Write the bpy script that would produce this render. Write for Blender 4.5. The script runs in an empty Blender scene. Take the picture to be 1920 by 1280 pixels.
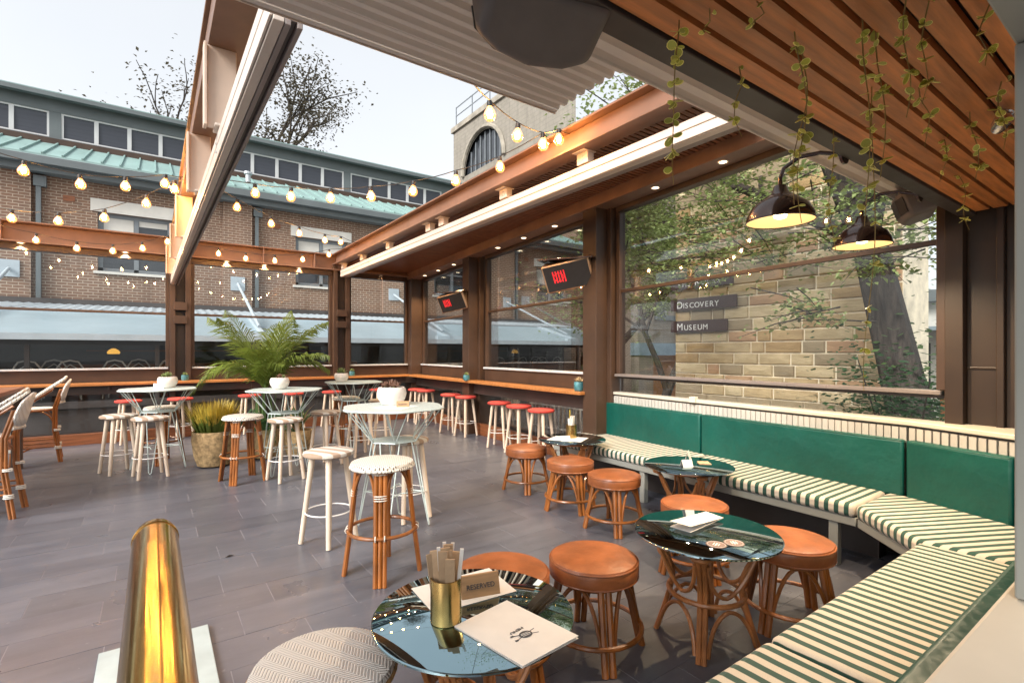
import bpy, math, random
from mathutils import Vector, Matrix, Euler
random.seed(7)
R = math.radians
PI = math.pi
sc = bpy.context.scene
COL = sc.collection

# ------------------------------------------------------------------ camera, sky, sun, exposure
cam_d = bpy.data.cameras.new('camera')
cam = bpy.data.objects.new('camera', cam_d)
COL.objects.link(cam)
cam.location = (0, 0, 1.5)
cam.rotation_euler = (R(90), 0, -R(35.5))
cam_d.sensor_width = 36
cam_d.lens = 36 * 945 / 1920
cam_d.shift_y = 19 / 1920
cam_d.clip_start = 0.03
cam_d.clip_end = 800
sc.camera = cam

world = bpy.data.worlds.new('World')
sc.world = world
world.use_nodes = True
wn = world.node_tree
sky = wn.nodes.new('ShaderNodeTexSky')
sky.sky_type = 'NISHITA'
sky.sun_disc = False
sky.sun_elevation = R(36)
sky.sun_rotation = R(250)
sky.dust_density = 4.0
sky.air_density = 1.0
sky.ozone_density = 1.0
hs = wn.nodes.new('ShaderNodeHueSaturation')
hs.inputs['Saturation'].default_value = 0.28
wn.links.new(sky.outputs[0], hs.inputs['Color'])
bg = wn.nodes['Background']
bg.inputs['Strength'].default_value = 0.15
# overcast: the clear sky is mostly veiled by an even pale cloud layer
mxw = wn.nodes.new('ShaderNodeMix'); mxw.data_type = 'RGBA'
mxw.inputs[0].default_value = 0.72
wn.links.new(hs.outputs[0], mxw.inputs[6])
wtc = wn.nodes.new('ShaderNodeTexCoord'); wnz = wn.nodes.new('ShaderNodeTexNoise')
wnz.inputs['Scale'].default_value = 2.2; wnz.inputs['Detail'].default_value = 5
wn.links.new(wtc.outputs['Generated'], wnz.inputs['Vector'])
wcl = wn.nodes.new('ShaderNodeMix'); wcl.data_type = 'RGBA'
wn.links.new(wnz.outputs['Fac'], wcl.inputs[0])
wcl.inputs[6].default_value = (1.22, 1.29, 1.35, 1); wcl.inputs[7].default_value = (1.72, 1.76, 1.8, 1)
wn.links.new(wcl.outputs[2], mxw.inputs[7])
wn.links.new(mxw.outputs[2], bg.inputs['Color'])

sun_d = bpy.data.lights.new('sun', 'SUN')
sun_d.energy = 1.3
sun_d.angle = R(25)
sun_d.color = (1.0, 0.97, 0.93)
sun = bpy.data.objects.new('sun', sun_d)
COL.objects.link(sun)
sun.rotation_euler = (R(54), 0, R(-70))

vs = sc.view_settings
vs.view_transform = 'Standard'
vs.look = 'None'
vs.exposure = 1.8
vs.gamma = 1.0
sc.cycles.use_denoising = True
sc.cycles.max_bounces = 8
sc.cycles.transparent_max_bounces = 24
sc.cycles.sample_clamp_indirect = 6
sc.cycles.caustics_reflective = False
sc.cycles.caustics_refractive = False
sc.cycles.blur_glossy = 0.5

# ------------------------------------------------------------------ materials
MATS = {}
def nd(nt, t, **kw):
    n = nt.nodes.new(t)
    for k, v in kw.items():
        setattr(n, k, v)
    return n
def mth(nt, op, a, b=None, c=None):
    n = nt.nodes.new('ShaderNodeMath'); n.operation = op
    for i, v in enumerate((a, b, c)):
        if v is None: continue
        if isinstance(v, (int, float)): n.inputs[i].default_value = v
        else: nt.links.new(v, n.inputs[i])
    return n.outputs[0]
def rgb(nt, f, a, b):
    n = nt.nodes.new('ShaderNodeMix'); n.data_type = 'RGBA'
    if isinstance(f, (int, float)): n.inputs[0].default_value = f
    else: nt.links.new(f, n.inputs[0])
    for i, v in ((6, a), (7, b)):
        if isinstance(v, tuple): n.inputs[i].default_value = (*v[:3], 1)
        else: nt.links.new(v, n.inputs[i])
    return n.outputs[2]
def base(name):
    m = bpy.data.materials.new(name); m.use_nodes = True
    nt = m.node_tree
    MATS[name] = m
    return m, nt, nt.nodes['Principled BSDF']
def coords(nt, kind='Object', scale=(1, 1, 1)):
    if kind == 'World':
        src = nd(nt, 'ShaderNodeNewGeometry').outputs['Position']
    else:
        src = nd(nt, 'ShaderNodeTexCoord').outputs[kind]
    mp = nd(nt, 'ShaderNodeMapping'); mp.inputs['Scale'].default_value = scale
    nt.links.new(src, mp.inputs['Vector'])
    return mp.outputs[0]
def noise(nt, vec, scale, detail=4, rough=.55):
    n = nd(nt, 'ShaderNodeTexNoise'); n.inputs['Scale'].default_value = scale
    n.inputs['Detail'].default_value = detail; n.inputs['Roughness'].default_value = rough
    nt.links.new(vec, n.inputs['Vector'])
    return n.outputs['Fac']
def ramp(nt, f, lo, hi):
    n = nd(nt, 'ShaderNodeMapRange'); n.inputs[1].default_value = lo; n.inputs[2].default_value = hi
    nt.links.new(f, n.inputs[0])
    return n.outputs[0]
def bump(nt, bsdf, h, strength=.3, dist=.01):
    b = nd(nt, 'ShaderNodeBump'); b.inputs['Strength'].default_value = strength; b.inputs['Distance'].default_value = dist
    nt.links.new(h, b.inputs['Height']); nt.links.new(b.outputs[0], bsdf.inputs['Normal'])
def sc3(c, k): return tuple(min(1, v * k) for v in c)
def mat(name, col, rough=.5, metal=0., var=.15, scale=6., stretch=(1, 1, 1), bmp=0., bscale=None, kind='Object', rnd=0., spec=.5, coat=0.):
    m, nt, b = base(name)
    v = coords(nt, kind, stretch)
    f = ramp(nt, noise(nt, v, scale), .3, .7)
    c = rgb(nt, f, sc3(col, 1 - var), sc3(col, 1 + var))
    if rnd:
        oi = nd(nt, 'ShaderNodeObjectInfo').outputs['Random']
        k = mth(nt, 'MULTIPLY_ADD', oi, 2 * rnd, 1 - rnd)
        h = nd(nt, 'ShaderNodeHueSaturation'); nt.links.new(c, h.inputs['Color']); nt.links.new(k, h.inputs['Value'])
        c = h.outputs[0]
    nt.links.new(c, b.inputs['Base Color'])
    b.inputs['Metallic'].default_value = metal
    b.inputs['Specular IOR Level'].default_value = spec
    b.inputs['Coat Weight'].default_value = coat
    rr = mth(nt, 'MULTIPLY_ADD', noise(nt, v, scale * 2.3), .24, rough - .12)
    nt.links.new(rr, b.inputs['Roughness'])
    if bmp:
        bump(nt, b, noise(nt, v, bscale or scale * 8), bmp)
    return m
def leafmat(name, col, var=.5, scale=1.2, trans=.4):
    m = mat(name, col, .5, .0, var, scale, kind='World')
    nt = m.node_tree; b = nt.nodes['Principled BSDF']; out = nt.nodes['Material Output']
    t = nd(nt, 'ShaderNodeBsdfTranslucent'); nt.links.new(b.inputs['Base Color'].links[0].from_socket, t.inputs[0])
    mx = nd(nt, 'ShaderNodeMixShader'); mx.inputs[0].default_value = trans
    nt.links.new(b.outputs[0], mx.inputs[1]); nt.links.new(t.outputs[0], mx.inputs[2]); nt.links.new(mx.outputs[0], out.inputs[0])
    return m
def emis(name, col, strength):
    m, nt, b = base(name)
    b.inputs['Base Color'].default_value = (*col, 1)
    b.inputs['Emission Color'].default_value = (*col, 1)
    b.inputs['Emission Strength'].default_value = strength
    return m
def glass(name, tint=(.93, .95, .95), ior=1.5, boost=1.0):
    m, nt, b = base(name); nt.nodes.remove(b)
    out = nt.nodes['Material Output']
    tr = nd(nt, 'ShaderNodeBsdfTransparent'); tr.inputs[0].default_value = (*tint, 1)
    gl = nd(nt, 'ShaderNodeBsdfGlossy'); gl.inputs['Roughness'].default_value = 0.0
    fr = nd(nt, 'ShaderNodeFresnel'); fr.inputs[0].default_value = ior
    f = mth(nt, 'MINIMUM', mth(nt, 'MULTIPLY', fr.outputs[0], boost), .9)
    mx = nd(nt, 'ShaderNodeMixShader')
    nt.links.new(f, mx.inputs[0]); nt.links.new(tr.outputs[0], mx.inputs[1]); nt.links.new(gl.outputs[0], mx.inputs[2])
    nt.links.new(mx.outputs[0], out.inputs[0])
    return m
def brick(name, c1, c2, mortar, bw=.24, bh=.086, axis='xz', msize=.011):
    m, nt, b = base(name)
    tc = nd(nt, 'ShaderNodeTexCoord').outputs['Object']
    sp = nd(nt, 'ShaderNodeSeparateXYZ'); nt.links.new(tc, sp.inputs[0])
    cb = nd(nt, 'ShaderNodeCombineXYZ')
    s = mth(nt, 'ADD', sp.outputs[0], sp.outputs[1])
    nt.links.new(s, cb.inputs[0]); nt.links.new(sp.outputs[2], cb.inputs[1])
    t = nd(nt, 'ShaderNodeTexBrick'); nt.links.new(cb.outputs[0], t.inputs['Vector'])
    t.inputs['Scale'].default_value = 1
    t.inputs['Brick Width'].default_value = bw; t.inputs['Row Height'].default_value = bh
    t.inputs['Mortar Size'].default_value = msize; t.inputs['Mortar Smooth'].default_value = .2
    t.inputs['Bias'].default_value = -.1
    nz = ramp(nt, noise(nt, tc, 3.0, 6), .3, .7)
    n2 = ramp(nt, noise(nt, tc, .5, 3), .35, .65)
    t.inputs['Mortar'].default_value = (*mortar, 1)
    nt.links.new(rgb(nt, nz, c1, sc3(c1, .7)), t.inputs['Color1'])
    nt.links.new(rgb(nt, nz, c2, sc3(c2, 1.25)), t.inputs['Color2'])
    c = rgb(nt, mth(nt, 'MULTIPLY', n2, .25), t.outputs['Color'], sc3(c1, .55))
    mp = nd(nt, 'ShaderNodeMapping'); mp.inputs['Scale'].default_value = (1.6, 1.6, .14); nt.links.new(tc, mp.inputs['Vector'])
    st_ = ramp(nt, noise(nt, mp.outputs[0], 1.7, 6, .65), .48, .72)
    c = rgb(nt, mth(nt, 'MULTIPLY', st_, .45), c, sc3(c1, .4))
    nt.links.new(c, b.inputs['Base Color']); b.inputs['Roughness'].default_value = .85
    bump(nt, b, mth(nt, 'SUBTRACT', 1.0, t.outputs['Fac']), .6, .012)
    return m
def stripes(name, dirv, period, frac, ca, cb_, bmp=.15, rough=.8, off=0.):
    # stripes across direction dirv (object space): fraction frac of each period is colour ca
    m, nt, b = base(name)
    tc = nd(nt, 'ShaderNodeTexCoord').outputs['Object']
    dt = nd(nt, 'ShaderNodeVectorMath', operation='DOT_PRODUCT'); nt.links.new(tc, dt.inputs[0]); dt.inputs[1].default_value = dirv
    nz = noise(nt, tc, 9., 2)
    p = mth(nt, 'ADD', mth(nt, 'DIVIDE', dt.outputs['Value'], period), mth(nt, 'MULTIPLY_ADD', nz, .12, off))
    f = mth(nt, 'FRACT', mth(nt, 'ADD', p, 100.))
    d = mth(nt, 'ABSOLUTE', mth(nt, 'SUBTRACT', f, .5))
    k = mth(nt, 'MULTIPLY', mth(nt, 'SUBTRACT', frac / 2, d), 28.)
    n = nd(nt, 'ShaderNodeClamp'); nt.links.new(mth(nt, 'ADD', k, .5), n.inputs[0])
    fib = noise(nt, tc, 260., 2)
    c = rgb(nt, n.outputs[0], cb_, ca)
    c = rgb(nt, mth(nt, 'MULTIPLY', fib, .28), c, (.05, .05, .04))
    nt.links.new(c, b.inputs['Base Color']); b.inputs['Roughness'].default_value = rough
    b.inputs['Sheen Weight'].default_value = .15
    bump(nt, b, fib, bmp, .004)
    return m
def woven(name, ca, cb_, s=42., chev=False, rough=.5):
    m, nt, b = base(name)
    tc = nd(nt, 'ShaderNodeTexCoord').outputs['Object']
    sp = nd(nt, 'ShaderNodeSeparateXYZ'); nt.links.new(tc, sp.inputs[0])
    x, y = sp.outputs[0], sp.outputs[1]
    if chev:
        z = mth(nt, 'ABSOLUTE', mth(nt, 'SUBTRACT', mth(nt, 'FRACT', mth(nt, 'ADD', mth(nt, 'MULTIPLY', x, 14.), 50.)), .5))
        v = mth(nt, 'FRACT', mth(nt, 'ADD', mth(nt, 'ADD', mth(nt, 'MULTIPLY', y, 75.), mth(nt, 'MULTIPLY', z, 4.2)), 50.))
        f = mth(nt, 'GREATER_THAN', v, .72)
        h = mth(nt, 'SINE', mth(nt, 'MULTIPLY', v, PI))
    else:
        ax = mth(nt, 'SINE', mth(nt, 'MULTIPLY', mth(nt, 'ADD', x, y), s * 4.2))
        ay = mth(nt, 'SINE', mth(nt, 'MULTIPLY', mth(nt, 'SUBTRACT', x, y), s * 4.2))
        h = mth(nt, 'MULTIPLY', ax, ay)
        sz = mth(nt, 'SINE', mth(nt, 'MULTIPLY', sp.outputs[2], s * 4.2))
        f = mth(nt, 'GREATER_THAN', h, .52)
    c = rgb(nt, f, ca, cb_)
    nz = noise(nt, tc, 30., 3)
    c = rgb(nt, mth(nt, 'MULTIPLY', nz, .25), c, sc3(ca, .5))
    nt.links.new(c, b.inputs['Base Color']); b.inputs['Roughness'].default_value = rough
    bump(nt, b, h, .5, .004)
    return m

mat('steel', (.06, .033, .02), .42, .0, .22, 2.5, bmp=.05, bscale=40)
mat('steel_dark', (.045, .034, .03), .45, .0, .2, 2.5)
mat('beam_paint', (.19, .105, .07), .45, .0, .18, 3., bmp=.05, bscale=30)
mat('rail_white', (.6, .52, .45), .35, .0, .07, 4.)
mat('rail_under', (.24, .2, .185), .45, .0, .1, 4.)
mat('peach_plate', (.62, .48, .38), .5, .0, .08, 5.)
mat('ceiling_pale', (.74, .66, .59), .5, .0, .08, 1.2, (.4, 3, 1))
mat('slat_wood', (.46, .165, .048), .42, .0, .35, 5., (.5, 7, 5), bmp=.12, bscale=26, rnd=.22)
mat('soffit_wood', (.19, .075, .035), .5, .0, .3, 5., (1, 5, 5), rnd=.1)
mat('shelf_wood', (.41, .17, .052), .3, .0, .3, 4., (.7, 12, 8), bmp=.08, bscale=30, rnd=.15, coat=.2)
mat('skirt_wood', (.22, .075, .028), .45, .0, .35, 4., (.6, 9, 9), bmp=.1, bscale=30, rnd=.15)
mat('rattan', (.27, .088, .016), .33, .0, .4, 14., (1, 1, .35), bmp=.18, bscale=50, rnd=.12, coat=.25)
mat('rattan_pale', (.36, .14, .045), .36, .0, .35, 14., (1, 1, .35), bmp=.15, bscale=50, rnd=.1, coat=.2)
mat('binding', (.72, .68, .6), .5, .0, .15, 60.)
mat('cane_edge', (.45, .27, .12), .5, .0, .3, 40.)
mat('leather', (.31, .1, .033), .36, .0, .38, 5., bmp=.3, bscale=16, rnd=.18, coat=.12)
mat('pale_wood', (.7, .57, .44), .5, .0, .1, 4., (6, 6, .6), bmp=.05, bscale=40, rnd=.06)
mat('red_fabric', (.5, .05, .038), .75, .0, .18, 30., bmp=.12, bscale=200, rnd=.1)
mat('white_metal', (.74, .72, .69), .4, .0, .06, 8.)
mat('sage_metal', (.52, .6, .57), .38, .0, .08, 8.)
mat('green_vinyl', (.001, .078, .06), .42, .0, .2, 2.2, bmp=.5, bscale=3.2)
MATS['green_vinyl'].node_tree.nodes['Bump'].inputs['Distance'].default_value = .05
mat('cream_paint', (.62, .57, .47), .5, .0, .07, 3.)
mat('cream_rib', (.5, .48, .43), .55, .0, .06, 5., rnd=.06)
mat('grey_green', (.3, .31, .28), .5, .0, .08, 2.)
mat('black_glass', (.3, .42, .46), .12, 1., .04, 3.)
MATS['black_glass'].node_tree.nodes['Principled BSDF'].inputs['Roughness'].default_value = .02
MATS['black_glass'].node_tree.links.remove(MATS['black_glass'].node_tree.nodes['Principled BSDF'].inputs['Roughness'].links[0])
mat('black_plastic', (.02, .018, .017), .5, .0, .15, 20., bmp=.05, bscale=120)
mat('speaker_plastic', (.13, .11, .1), .55, .0, .1, 8., bmp=.06, bscale=200)
mat('brass', (.78, .5, .13), .15, 1., .1, 30., (1, .15, 1), bmp=.015, bscale=60)
mat('brass_dark', (.5, .33, .12), .25, 1., .25, 9.)
mat('bronze', (.06, .032, .025), .24, .6, .3, 9., coat=.6)
mat('shade_inside', (.86, .74, .52), .5, .0, .05, 6.)
mat('paper', (.82, .8, .76), .7, .0, .04, 12.)
mat('paper_kraft', (.52, .36, .22), .8, .0, .2, 25., rnd=.2)
mat('ink', (.06, .065, .075), .7, .0, .1, 20.)
mat('sign_wood', (.42, .25, .12), .45, .0, .2, 9., (1, 8, 8))
mat('white_ceramic', (.78, .73, .67), .38, .0, .06, 5., coat=.2)
mat('teal_ceramic', (.06, .2, .23), .3, .0, .5, 14., coat=.4)
mat('stone_pot', (.4, .27, .13), .85, .0, .5, 20., bmp=.6, bscale=60)
mat('soil', (.035, .022, .015), .95, .0, .4, 60., bmp=.4)
leafmat('leaf_palm', (.155, .21, .035))
leafmat('leaf_dark', (.045, .11, .04))
leafmat('leaf_mid', (.09, .16, .05))
leafmat('leaf_tree', (.27, .33, .12))
leafmat('leaf_far', (.1, .085, .055))
mat('leaf_yellow', (.5, .37, .05), .5, .0, .4, 8., kind='World')
mat('succulent', (.2, .26, .09), .5, .0, .5, 30., rnd=.3)
mat('succulent_red', (.22, .12, .08), .5, .0, .5, 30.)
mat('succulent_tan', (.5, .37, .2), .5, .0, .4, 30.)
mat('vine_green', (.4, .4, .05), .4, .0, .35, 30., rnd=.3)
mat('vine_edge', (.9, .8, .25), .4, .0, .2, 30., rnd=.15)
mat('vine_stem', (.24, .17, .05), .6, .0, .3, 30.)
mat('bark', (.05, .038, .03), .9, .0, .6, 5., (3, 3, .5), bmp=1., bscale=9)
MATS['bark'].node_tree.nodes['Bump'].inputs['Distance'].default_value = .05
mat('grout', (.26, .25, .265), .9, .0, .2, 8.)
mat('lane', (.12, .115, .11), .9, .0, .2, 1.)
mat('roof_green', (.25, .37, .35), .5, .0, .14, 1.5, (1, .3, 1))
mat('fascia_grey', (.13, .15, .155), .5, .0, .08, 1.5)
mat('window_white', (.62, .62, .62), .5, .0, .05, 3.)
mat('frame_grey', (.2, .22, .235), .45, .0, .1, 3.)
mat('louvre_dark', (.05, .055, .07), .35, .0, .2, 2., (.3, 1, 16))
mat('pane_dark', (.03, .034, .04), .06, .0, .3, 1.2, spec=.8)
mat('lintel_white', (.66, .63, .57), .7, .0, .1, 2.)
mat('awning', (.3, .38, .42), .35, .0, .1, .7)
mat('awning_steel', (.42, .48, .52), .4, .0, .08, 3.)
mat('annex_dark', (.06, .05, .046), .5, .0, .3, 1.2)
mat('tower_stone', (.3, .27, .22), .9, .0, .3, 1.2, bmp=.4, bscale=8)
mat('blue_lintel', (.26, .34, .4), .6, .0, .15, 2.)
mat('sign_brown', (.055, .026, .022), .5, .0, .15, 4.)
mat('letter_white', (.8, .78, .74), .5, .0, .03, 4.)
mat('mortar', (.8, .7, .52), .95, .0, .2, 4.)
mat('sill_pale', (.5, .53, .55), .25, .0, .08, 5., spec=.8)
mat('galv', (.5, .52, .54), .35, .6, .15, 5.)
mat('steel_plate', (.42, .5, .5), .4, .1, .15, 4.)
mat('heater_copper', (.55, .36, .22), .35, .7, .2, 6.)
mat('panel_brown', (.032, .017, .008), .45, .0, .25, 2.)
mat('sill_bronze', (.2, .17, .155), .3, .0, .1, 4., spec=.8)
glass('pane_glass', (.96, .97, .97), 1.45, .62)
glass('bulb_glass', (.99, .96, .9), 1.35, .8)
def warm_globe():
    # amber emission added to the clear glass imitates the halo round each filament
    nt = MATS['bulb_glass'].node_tree; out = nt.nodes['Material Output']
    e = nd(nt, 'ShaderNodeEmission'); e.inputs[0].default_value = (1, .3, .035, 1); e.inputs[1].default_value = .5
    ad = nd(nt, 'ShaderNodeAddShader'); src = out.inputs[0].links[0].from_socket
    nt.links.new(src, ad.inputs[0]); nt.links.new(e.outputs[0], ad.inputs[1]); nt.links.new(ad.outputs[0], out.inputs[0])
warm_globe()
emis('filament', (1.0, .47, .13), 120.)
emis('downlight_glow', (1.0, .8, .5), 2.5)
emis('lamp_glow', (1.0, .74, .4), 5.)
emis('heater_red', (.9, .03, .04), .16)
emis('cafe_glow', (1.0, .5, .08), .3)
brick('brick_brown', (.28, .155, .1), (.18, .112, .08), (.46, .37, .28))
brick('brick_cream', (.36, .29, .22), (.29, .235, .18), (.42, .37, .31))
stripes('stripe_y', (0, 1, 0), .064, .47, (.008, .07, .05), (.7, .63, .52))
stripes('stripe_x', (1, 0, 0), .064, .47, (.008, .07, .05), (.7, .63, .52))
stripes('stripe_c', (.45, .89, 0), .064, .47, (.008, .07, .05), (.7, .63, .52))
stripes('stripe_seat', (1, 0, 0), .105, .5, (.42, .29, .2), (.72, .66, .57), off=.25)
woven('woven_dot', (.74, .69, .6), (.09, .06, .045))
woven('woven_plain', (.74, .7, .64), (.5, .44, .36))
woven('woven_chevron', (.76, .73, .68), (.24, .22, .2), chev=True)

def tile_material():
    m, nt, b = base('floor_tile')
    oi = nd(nt, 'ShaderNodeObjectInfo').outputs['Random']
    w = coords(nt, 'World', (.8, 3.2, 1))
    s1 = ramp(nt, noise(nt, w, 1.6, 6, .65), .3, .7)
    w2 = coords(nt, 'World', (1, 1, 1))
    s2 = ramp(nt, noise(nt, w2, .55, 3), .35, .7)
    c = rgb(nt, s1, (.08, .086, .108), (.138, .144, .168))
    c = rgb(nt, mth(nt, 'MULTIPLY', s2, .55), c, (.05, .051, .066))
    s3 = ramp(nt, noise(nt, w2, 3.1, 8, .7), .6, .74)
    c = rgb(nt, mth(nt, 'MULTIPLY', s3, .5), c, (.05, .048, .055))
    s4 = ramp(nt, noise(nt, w2, 24., 3, .6), .66, .74)
    c = rgb(nt, mth(nt, 'MULTIPLY', s4, .35), c, (.26, .25, .26))
    k = mth(nt, 'MULTIPLY_ADD', oi, .24, .88)
    h = nd(nt, 'ShaderNodeHueSaturation'); nt.links.new(c, h.inputs['Color']); nt.links.new(k, h.inputs['Value'])
    nt.links.new(h.outputs[0], b.inputs['Base Color'])
    nt.links.new(mth(nt, 'MULTIPLY_ADD', noise(nt, w2, 2.2, 5), .34, .16), b.inputs['Roughness'])
    b.inputs['Specular IOR Level'].default_value = .55
    bump(nt, b, noise(nt, w2, 45., 4), .08, .004)
tile_material()
def sandstone_material():
    m, nt, b = base('sandstone')
    oi = nd(nt, 'ShaderNodeObjectInfo').outputs['Random']
    w = coords(nt, 'World', (1, .7, 2.2))
    n1 = ramp(nt, noise(nt, w, 2.2, 7, .65), .3, .7)
    c1 = rgb(nt, n1, (.54, .37, .18), (.33, .21, .095))
    c2 = rgb(nt, n1, (.66, .53, .33), (.44, .33, .18))
    c3 = rgb(nt, n1, (.52, .3, .16), (.38, .21, .12))
    c = rgb(nt, ramp(nt, oi, .3, .7), c1, c2)
    c = rgb(nt, mth(nt, 'MULTIPLY', mth(nt, 'GREATER_THAN', oi, .84), .8), c, c3)
    c = rgb(nt, mth(nt, 'MULTIPLY', mth(nt, 'LESS_THAN', oi, .17), .7), c, (.3, .25, .17))
    nt.links.new(c, b.inputs['Base Color']); b.inputs['Roughness'].default_value = .92
    bump(nt, b, noise(nt, w, 14., 8, .7), .9, .03)
sandstone_material()

# ------------------------------------------------------------------ mesh helpers
class MB:
    def __init__(s): s.v = []; s.f = []; s.mi = []; s.cur = 0
    def add(s, vs_, fs):
        o = len(s.v); s.v += [tuple(p) for p in vs_]
        for f in fs: s.f.append(tuple(i + o for i in f)); s.mi.append(s.cur)
        return s
    def box(s, x0, x1, y0, y1, z0, z1):
        v = [(x0, y0, z0), (x1, y0, z0), (x1, y1, z0), (x0, y1, z0), (x0, y0, z1), (x1, y0, z1), (x1, y1, z1), (x0, y1, z1)]
        return s.add(v, [(0, 3, 2, 1), (4, 5, 6, 7), (0, 1, 5, 4), (1, 2, 6, 5), (2, 3, 7, 6), (3, 0, 4, 7)])
    def hexa(s, b4, t4):
        return s.add(list(b4) + list(t4), [(0, 3, 2, 1), (4, 5, 6, 7), (0, 1, 5, 4), (1, 2, 6, 5), (2, 3, 7, 6), (3, 0, 4, 7)])
    def prism(s, poly, z0, z1):
        n = len(poly)
        v = [(x, y, z0) for x, y in poly] + [(x, y, z1) for x, y in poly]
        f = [tuple(range(n - 1, -1, -1)), tuple(range(n, 2 * n))] + [(i, (i + 1) % n, n + (i + 1) % n, n + i) for i in range(n)]
        return s.add(v, f)
    def tube(s, pts, r, n=8, close=False, cap=True):
        pts = [Vector(p) for p in pts]; m = len(pts)
        rs = r if isinstance(r, (list, tuple)) else [r] * m
        vs_ = []; up = None
        for i, p in enumerate(pts):
            a = pts[(i - 1) % m] if (i or close) else p
            b = pts[(i + 1) % m] if (i < m - 1 or close) else p
            t = (b - a)
            t = t.normalized() if t.length > 1e-9 else Vector((0, 0, 1))
            if up is None:
                up = Vector((0, 0, 1)) if abs(t.z) < .9 else Vector((1, 0, 0))
            u = t.cross(up)
            if u.length < 1e-6: u = t.cross(Vector((0, 1, 0)))
            u.normalize(); w = t.cross(u).normalized(); up = -w if (-w).dot(up) > 0 else w
            w = u.cross(t)
            for k in range(n):
                an = 2 * PI * k / n
                vs_.append(p + (u * math.cos(an) + w * math.sin(an)) * rs[i])
        f = []
        rng = m if close else m - 1
        for i in range(rng):
            j = (i + 1) % m
            for k in range(n):
                l = (k + 1) % n
                f.append((i * n + k, i * n + l, j * n + l, j * n + k))
        if cap and not close:
            f.append(tuple(range(n - 1, -1, -1))); f.append(tuple((m - 1) * n + k for k in range(n)))
        return s.add(vs_, f)
    def ring(s, R_, r, z=0, n=28, k=7, cx=0, cy=0, a0=0, a1=2 * PI):
        full = abs(a1 - a0 - 2 * PI) < 1e-6
        m = n if full else n + 1
        return s.tube([(cx + R_ * math.cos(a0 + (a1 - a0) * i / n), cy + R_ * math.sin(a0 + (a1 - a0) * i / n), z) for i in range(m)], r, k, close=full)
    def lathe(s, prof, n=28, cx=0, cy=0, caps=True):
        vs_ = []; f = []
        for (r, z) in prof:
            for k in range(n):
                a = 2 * PI * k / n
                vs_.append((cx + r * math.cos(a), cy + r * math.sin(a), z))
        for i in range(len(prof) - 1):
            for k in range(n):
                l = (k + 1) % n
                f.append((i * n + k, i * n + l, (i + 1) * n + l, (i + 1) * n + k))
        if caps and prof[0][0] > 1e-4: f.append(tuple(range(n - 1, -1, -1)))
        if caps and prof[-1][0] > 1e-4: f.append(tuple((len(prof) - 1) * n + k for k in range(n)))
        return s.add(vs_, f)
    def mesh(s, name, mats, smooth=False):
        me = bpy.data.meshes.new(name)
        me.from_pydata(s.v, [], s.f)
        for m in (mats if isinstance(mats, (list, tuple)) else [mats]): me.materials.append(MATS[m])
        if len(set(s.mi)) > 1: me.polygons.foreach_set('material_index', s.mi)
        if smooth:
            me.polygons.foreach_set('use_smooth', [True] * len(me.polygons))
            try: me.set_sharp_from_angle(angle=R(40))
            except Exception: pass
        me.update()
        return me
    def build(s, name, mats, parent=None, smooth=False, bevel=0, seg=2):
        return link(name, s.mesh(name, mats, smooth), parent, bevel=bevel, seg=seg)
def link(name, me, parent=None, loc=None, rot=None, bevel=0, seg=2, scale=None):
    o = bpy.data.objects.new(name, me); COL.objects.link(o)
    o.parent = parent
    if loc: o.location = loc
    if rot: o.rotation_euler = rot
    if scale: o.scale = scale
    if bevel:
        b = o.modifiers.new('bevel', 'BEVEL'); b.width = bevel; b.segments = seg; b.limit_method = 'ANGLE'; b.angle_limit = R(40)
    return o
def empty(name, loc=(0, 0, 0), rz=0, parent=None):
    o = bpy.data.objects.new(name, None); COL.objects.link(o); o.location = loc; o.rotation_euler = (0, 0, rz); o.parent = parent
    o.empty_display_size = .1
    return o
def tag(o, label, cat, group=None, kind=None):
    if label: o['label'] = label
    if cat: o['category'] = cat
    if group: o['group'] = group
    if kind: o['kind'] = kind
    return o
KIDS = {}
def kids(o): return [c for c in bpy.data.objects if c.parent == o]
def dup(root, loc, rz, label, scale=None):
    if root.name not in KIDS:
        KIDS[root.name] = [(c, kids(c)) for c in kids(root)]
    r = root.copy(); COL.objects.link(r); r.location = loc; r.rotation_euler = (0, 0, rz); r['label'] = label
    if scale: r.scale = scale
    for c, gs in KIDS[root.name]:
        c2 = c.copy(); COL.objects.link(c2); c2.parent = r
        for g in gs:
            g2 = g.copy(); COL.objects.link(g2); g2.parent = c2
    return r
def place(proto, spots, first=[None]):
    for i, (x, y, rz, label) in enumerate(spots):
        if i == 0:
            proto.location = (x, y, 0); proto.rotation_euler = (0, 0, rz); proto['label'] = label
        else:
            k = random.uniform(.985, 1.015); dup(proto, (x, y, 0), rz, label, (k, k, 1))
def bez(p0, p1, p2, n=8):
    p0, p1, p2 = Vector(p0), Vector(p1), Vector(p2)
    return [p0 * (1 - t) ** 2 + p1 * 2 * t * (1 - t) + p2 * t * t for t in [i / n for i in range(n + 1)]]
def text(body, size, mat_, parent, loc, rot, extr=.002, align='LEFT', sx=1., name='lettering'):
    c = bpy.data.curves.new(name, 'FONT'); c.body = body; c.size = size; c.extrude = extr; c.align_x = align; c.align_y = 'CENTER'
    c.materials.append(MATS[mat_])
    tmp = bpy.data.objects.new(name, c)
    me = bpy.data.meshes.new_from_object(tmp); bpy.data.objects.remove(tmp)
    if not me.materials: me.materials.append(MATS[mat_])
    o = bpy.data.objects.new(name, me); COL.objects.link(o); o.parent = parent; o.location = loc; o.rotation_euler = rot; o.scale = (sx, 1, 1)
    return o
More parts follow.
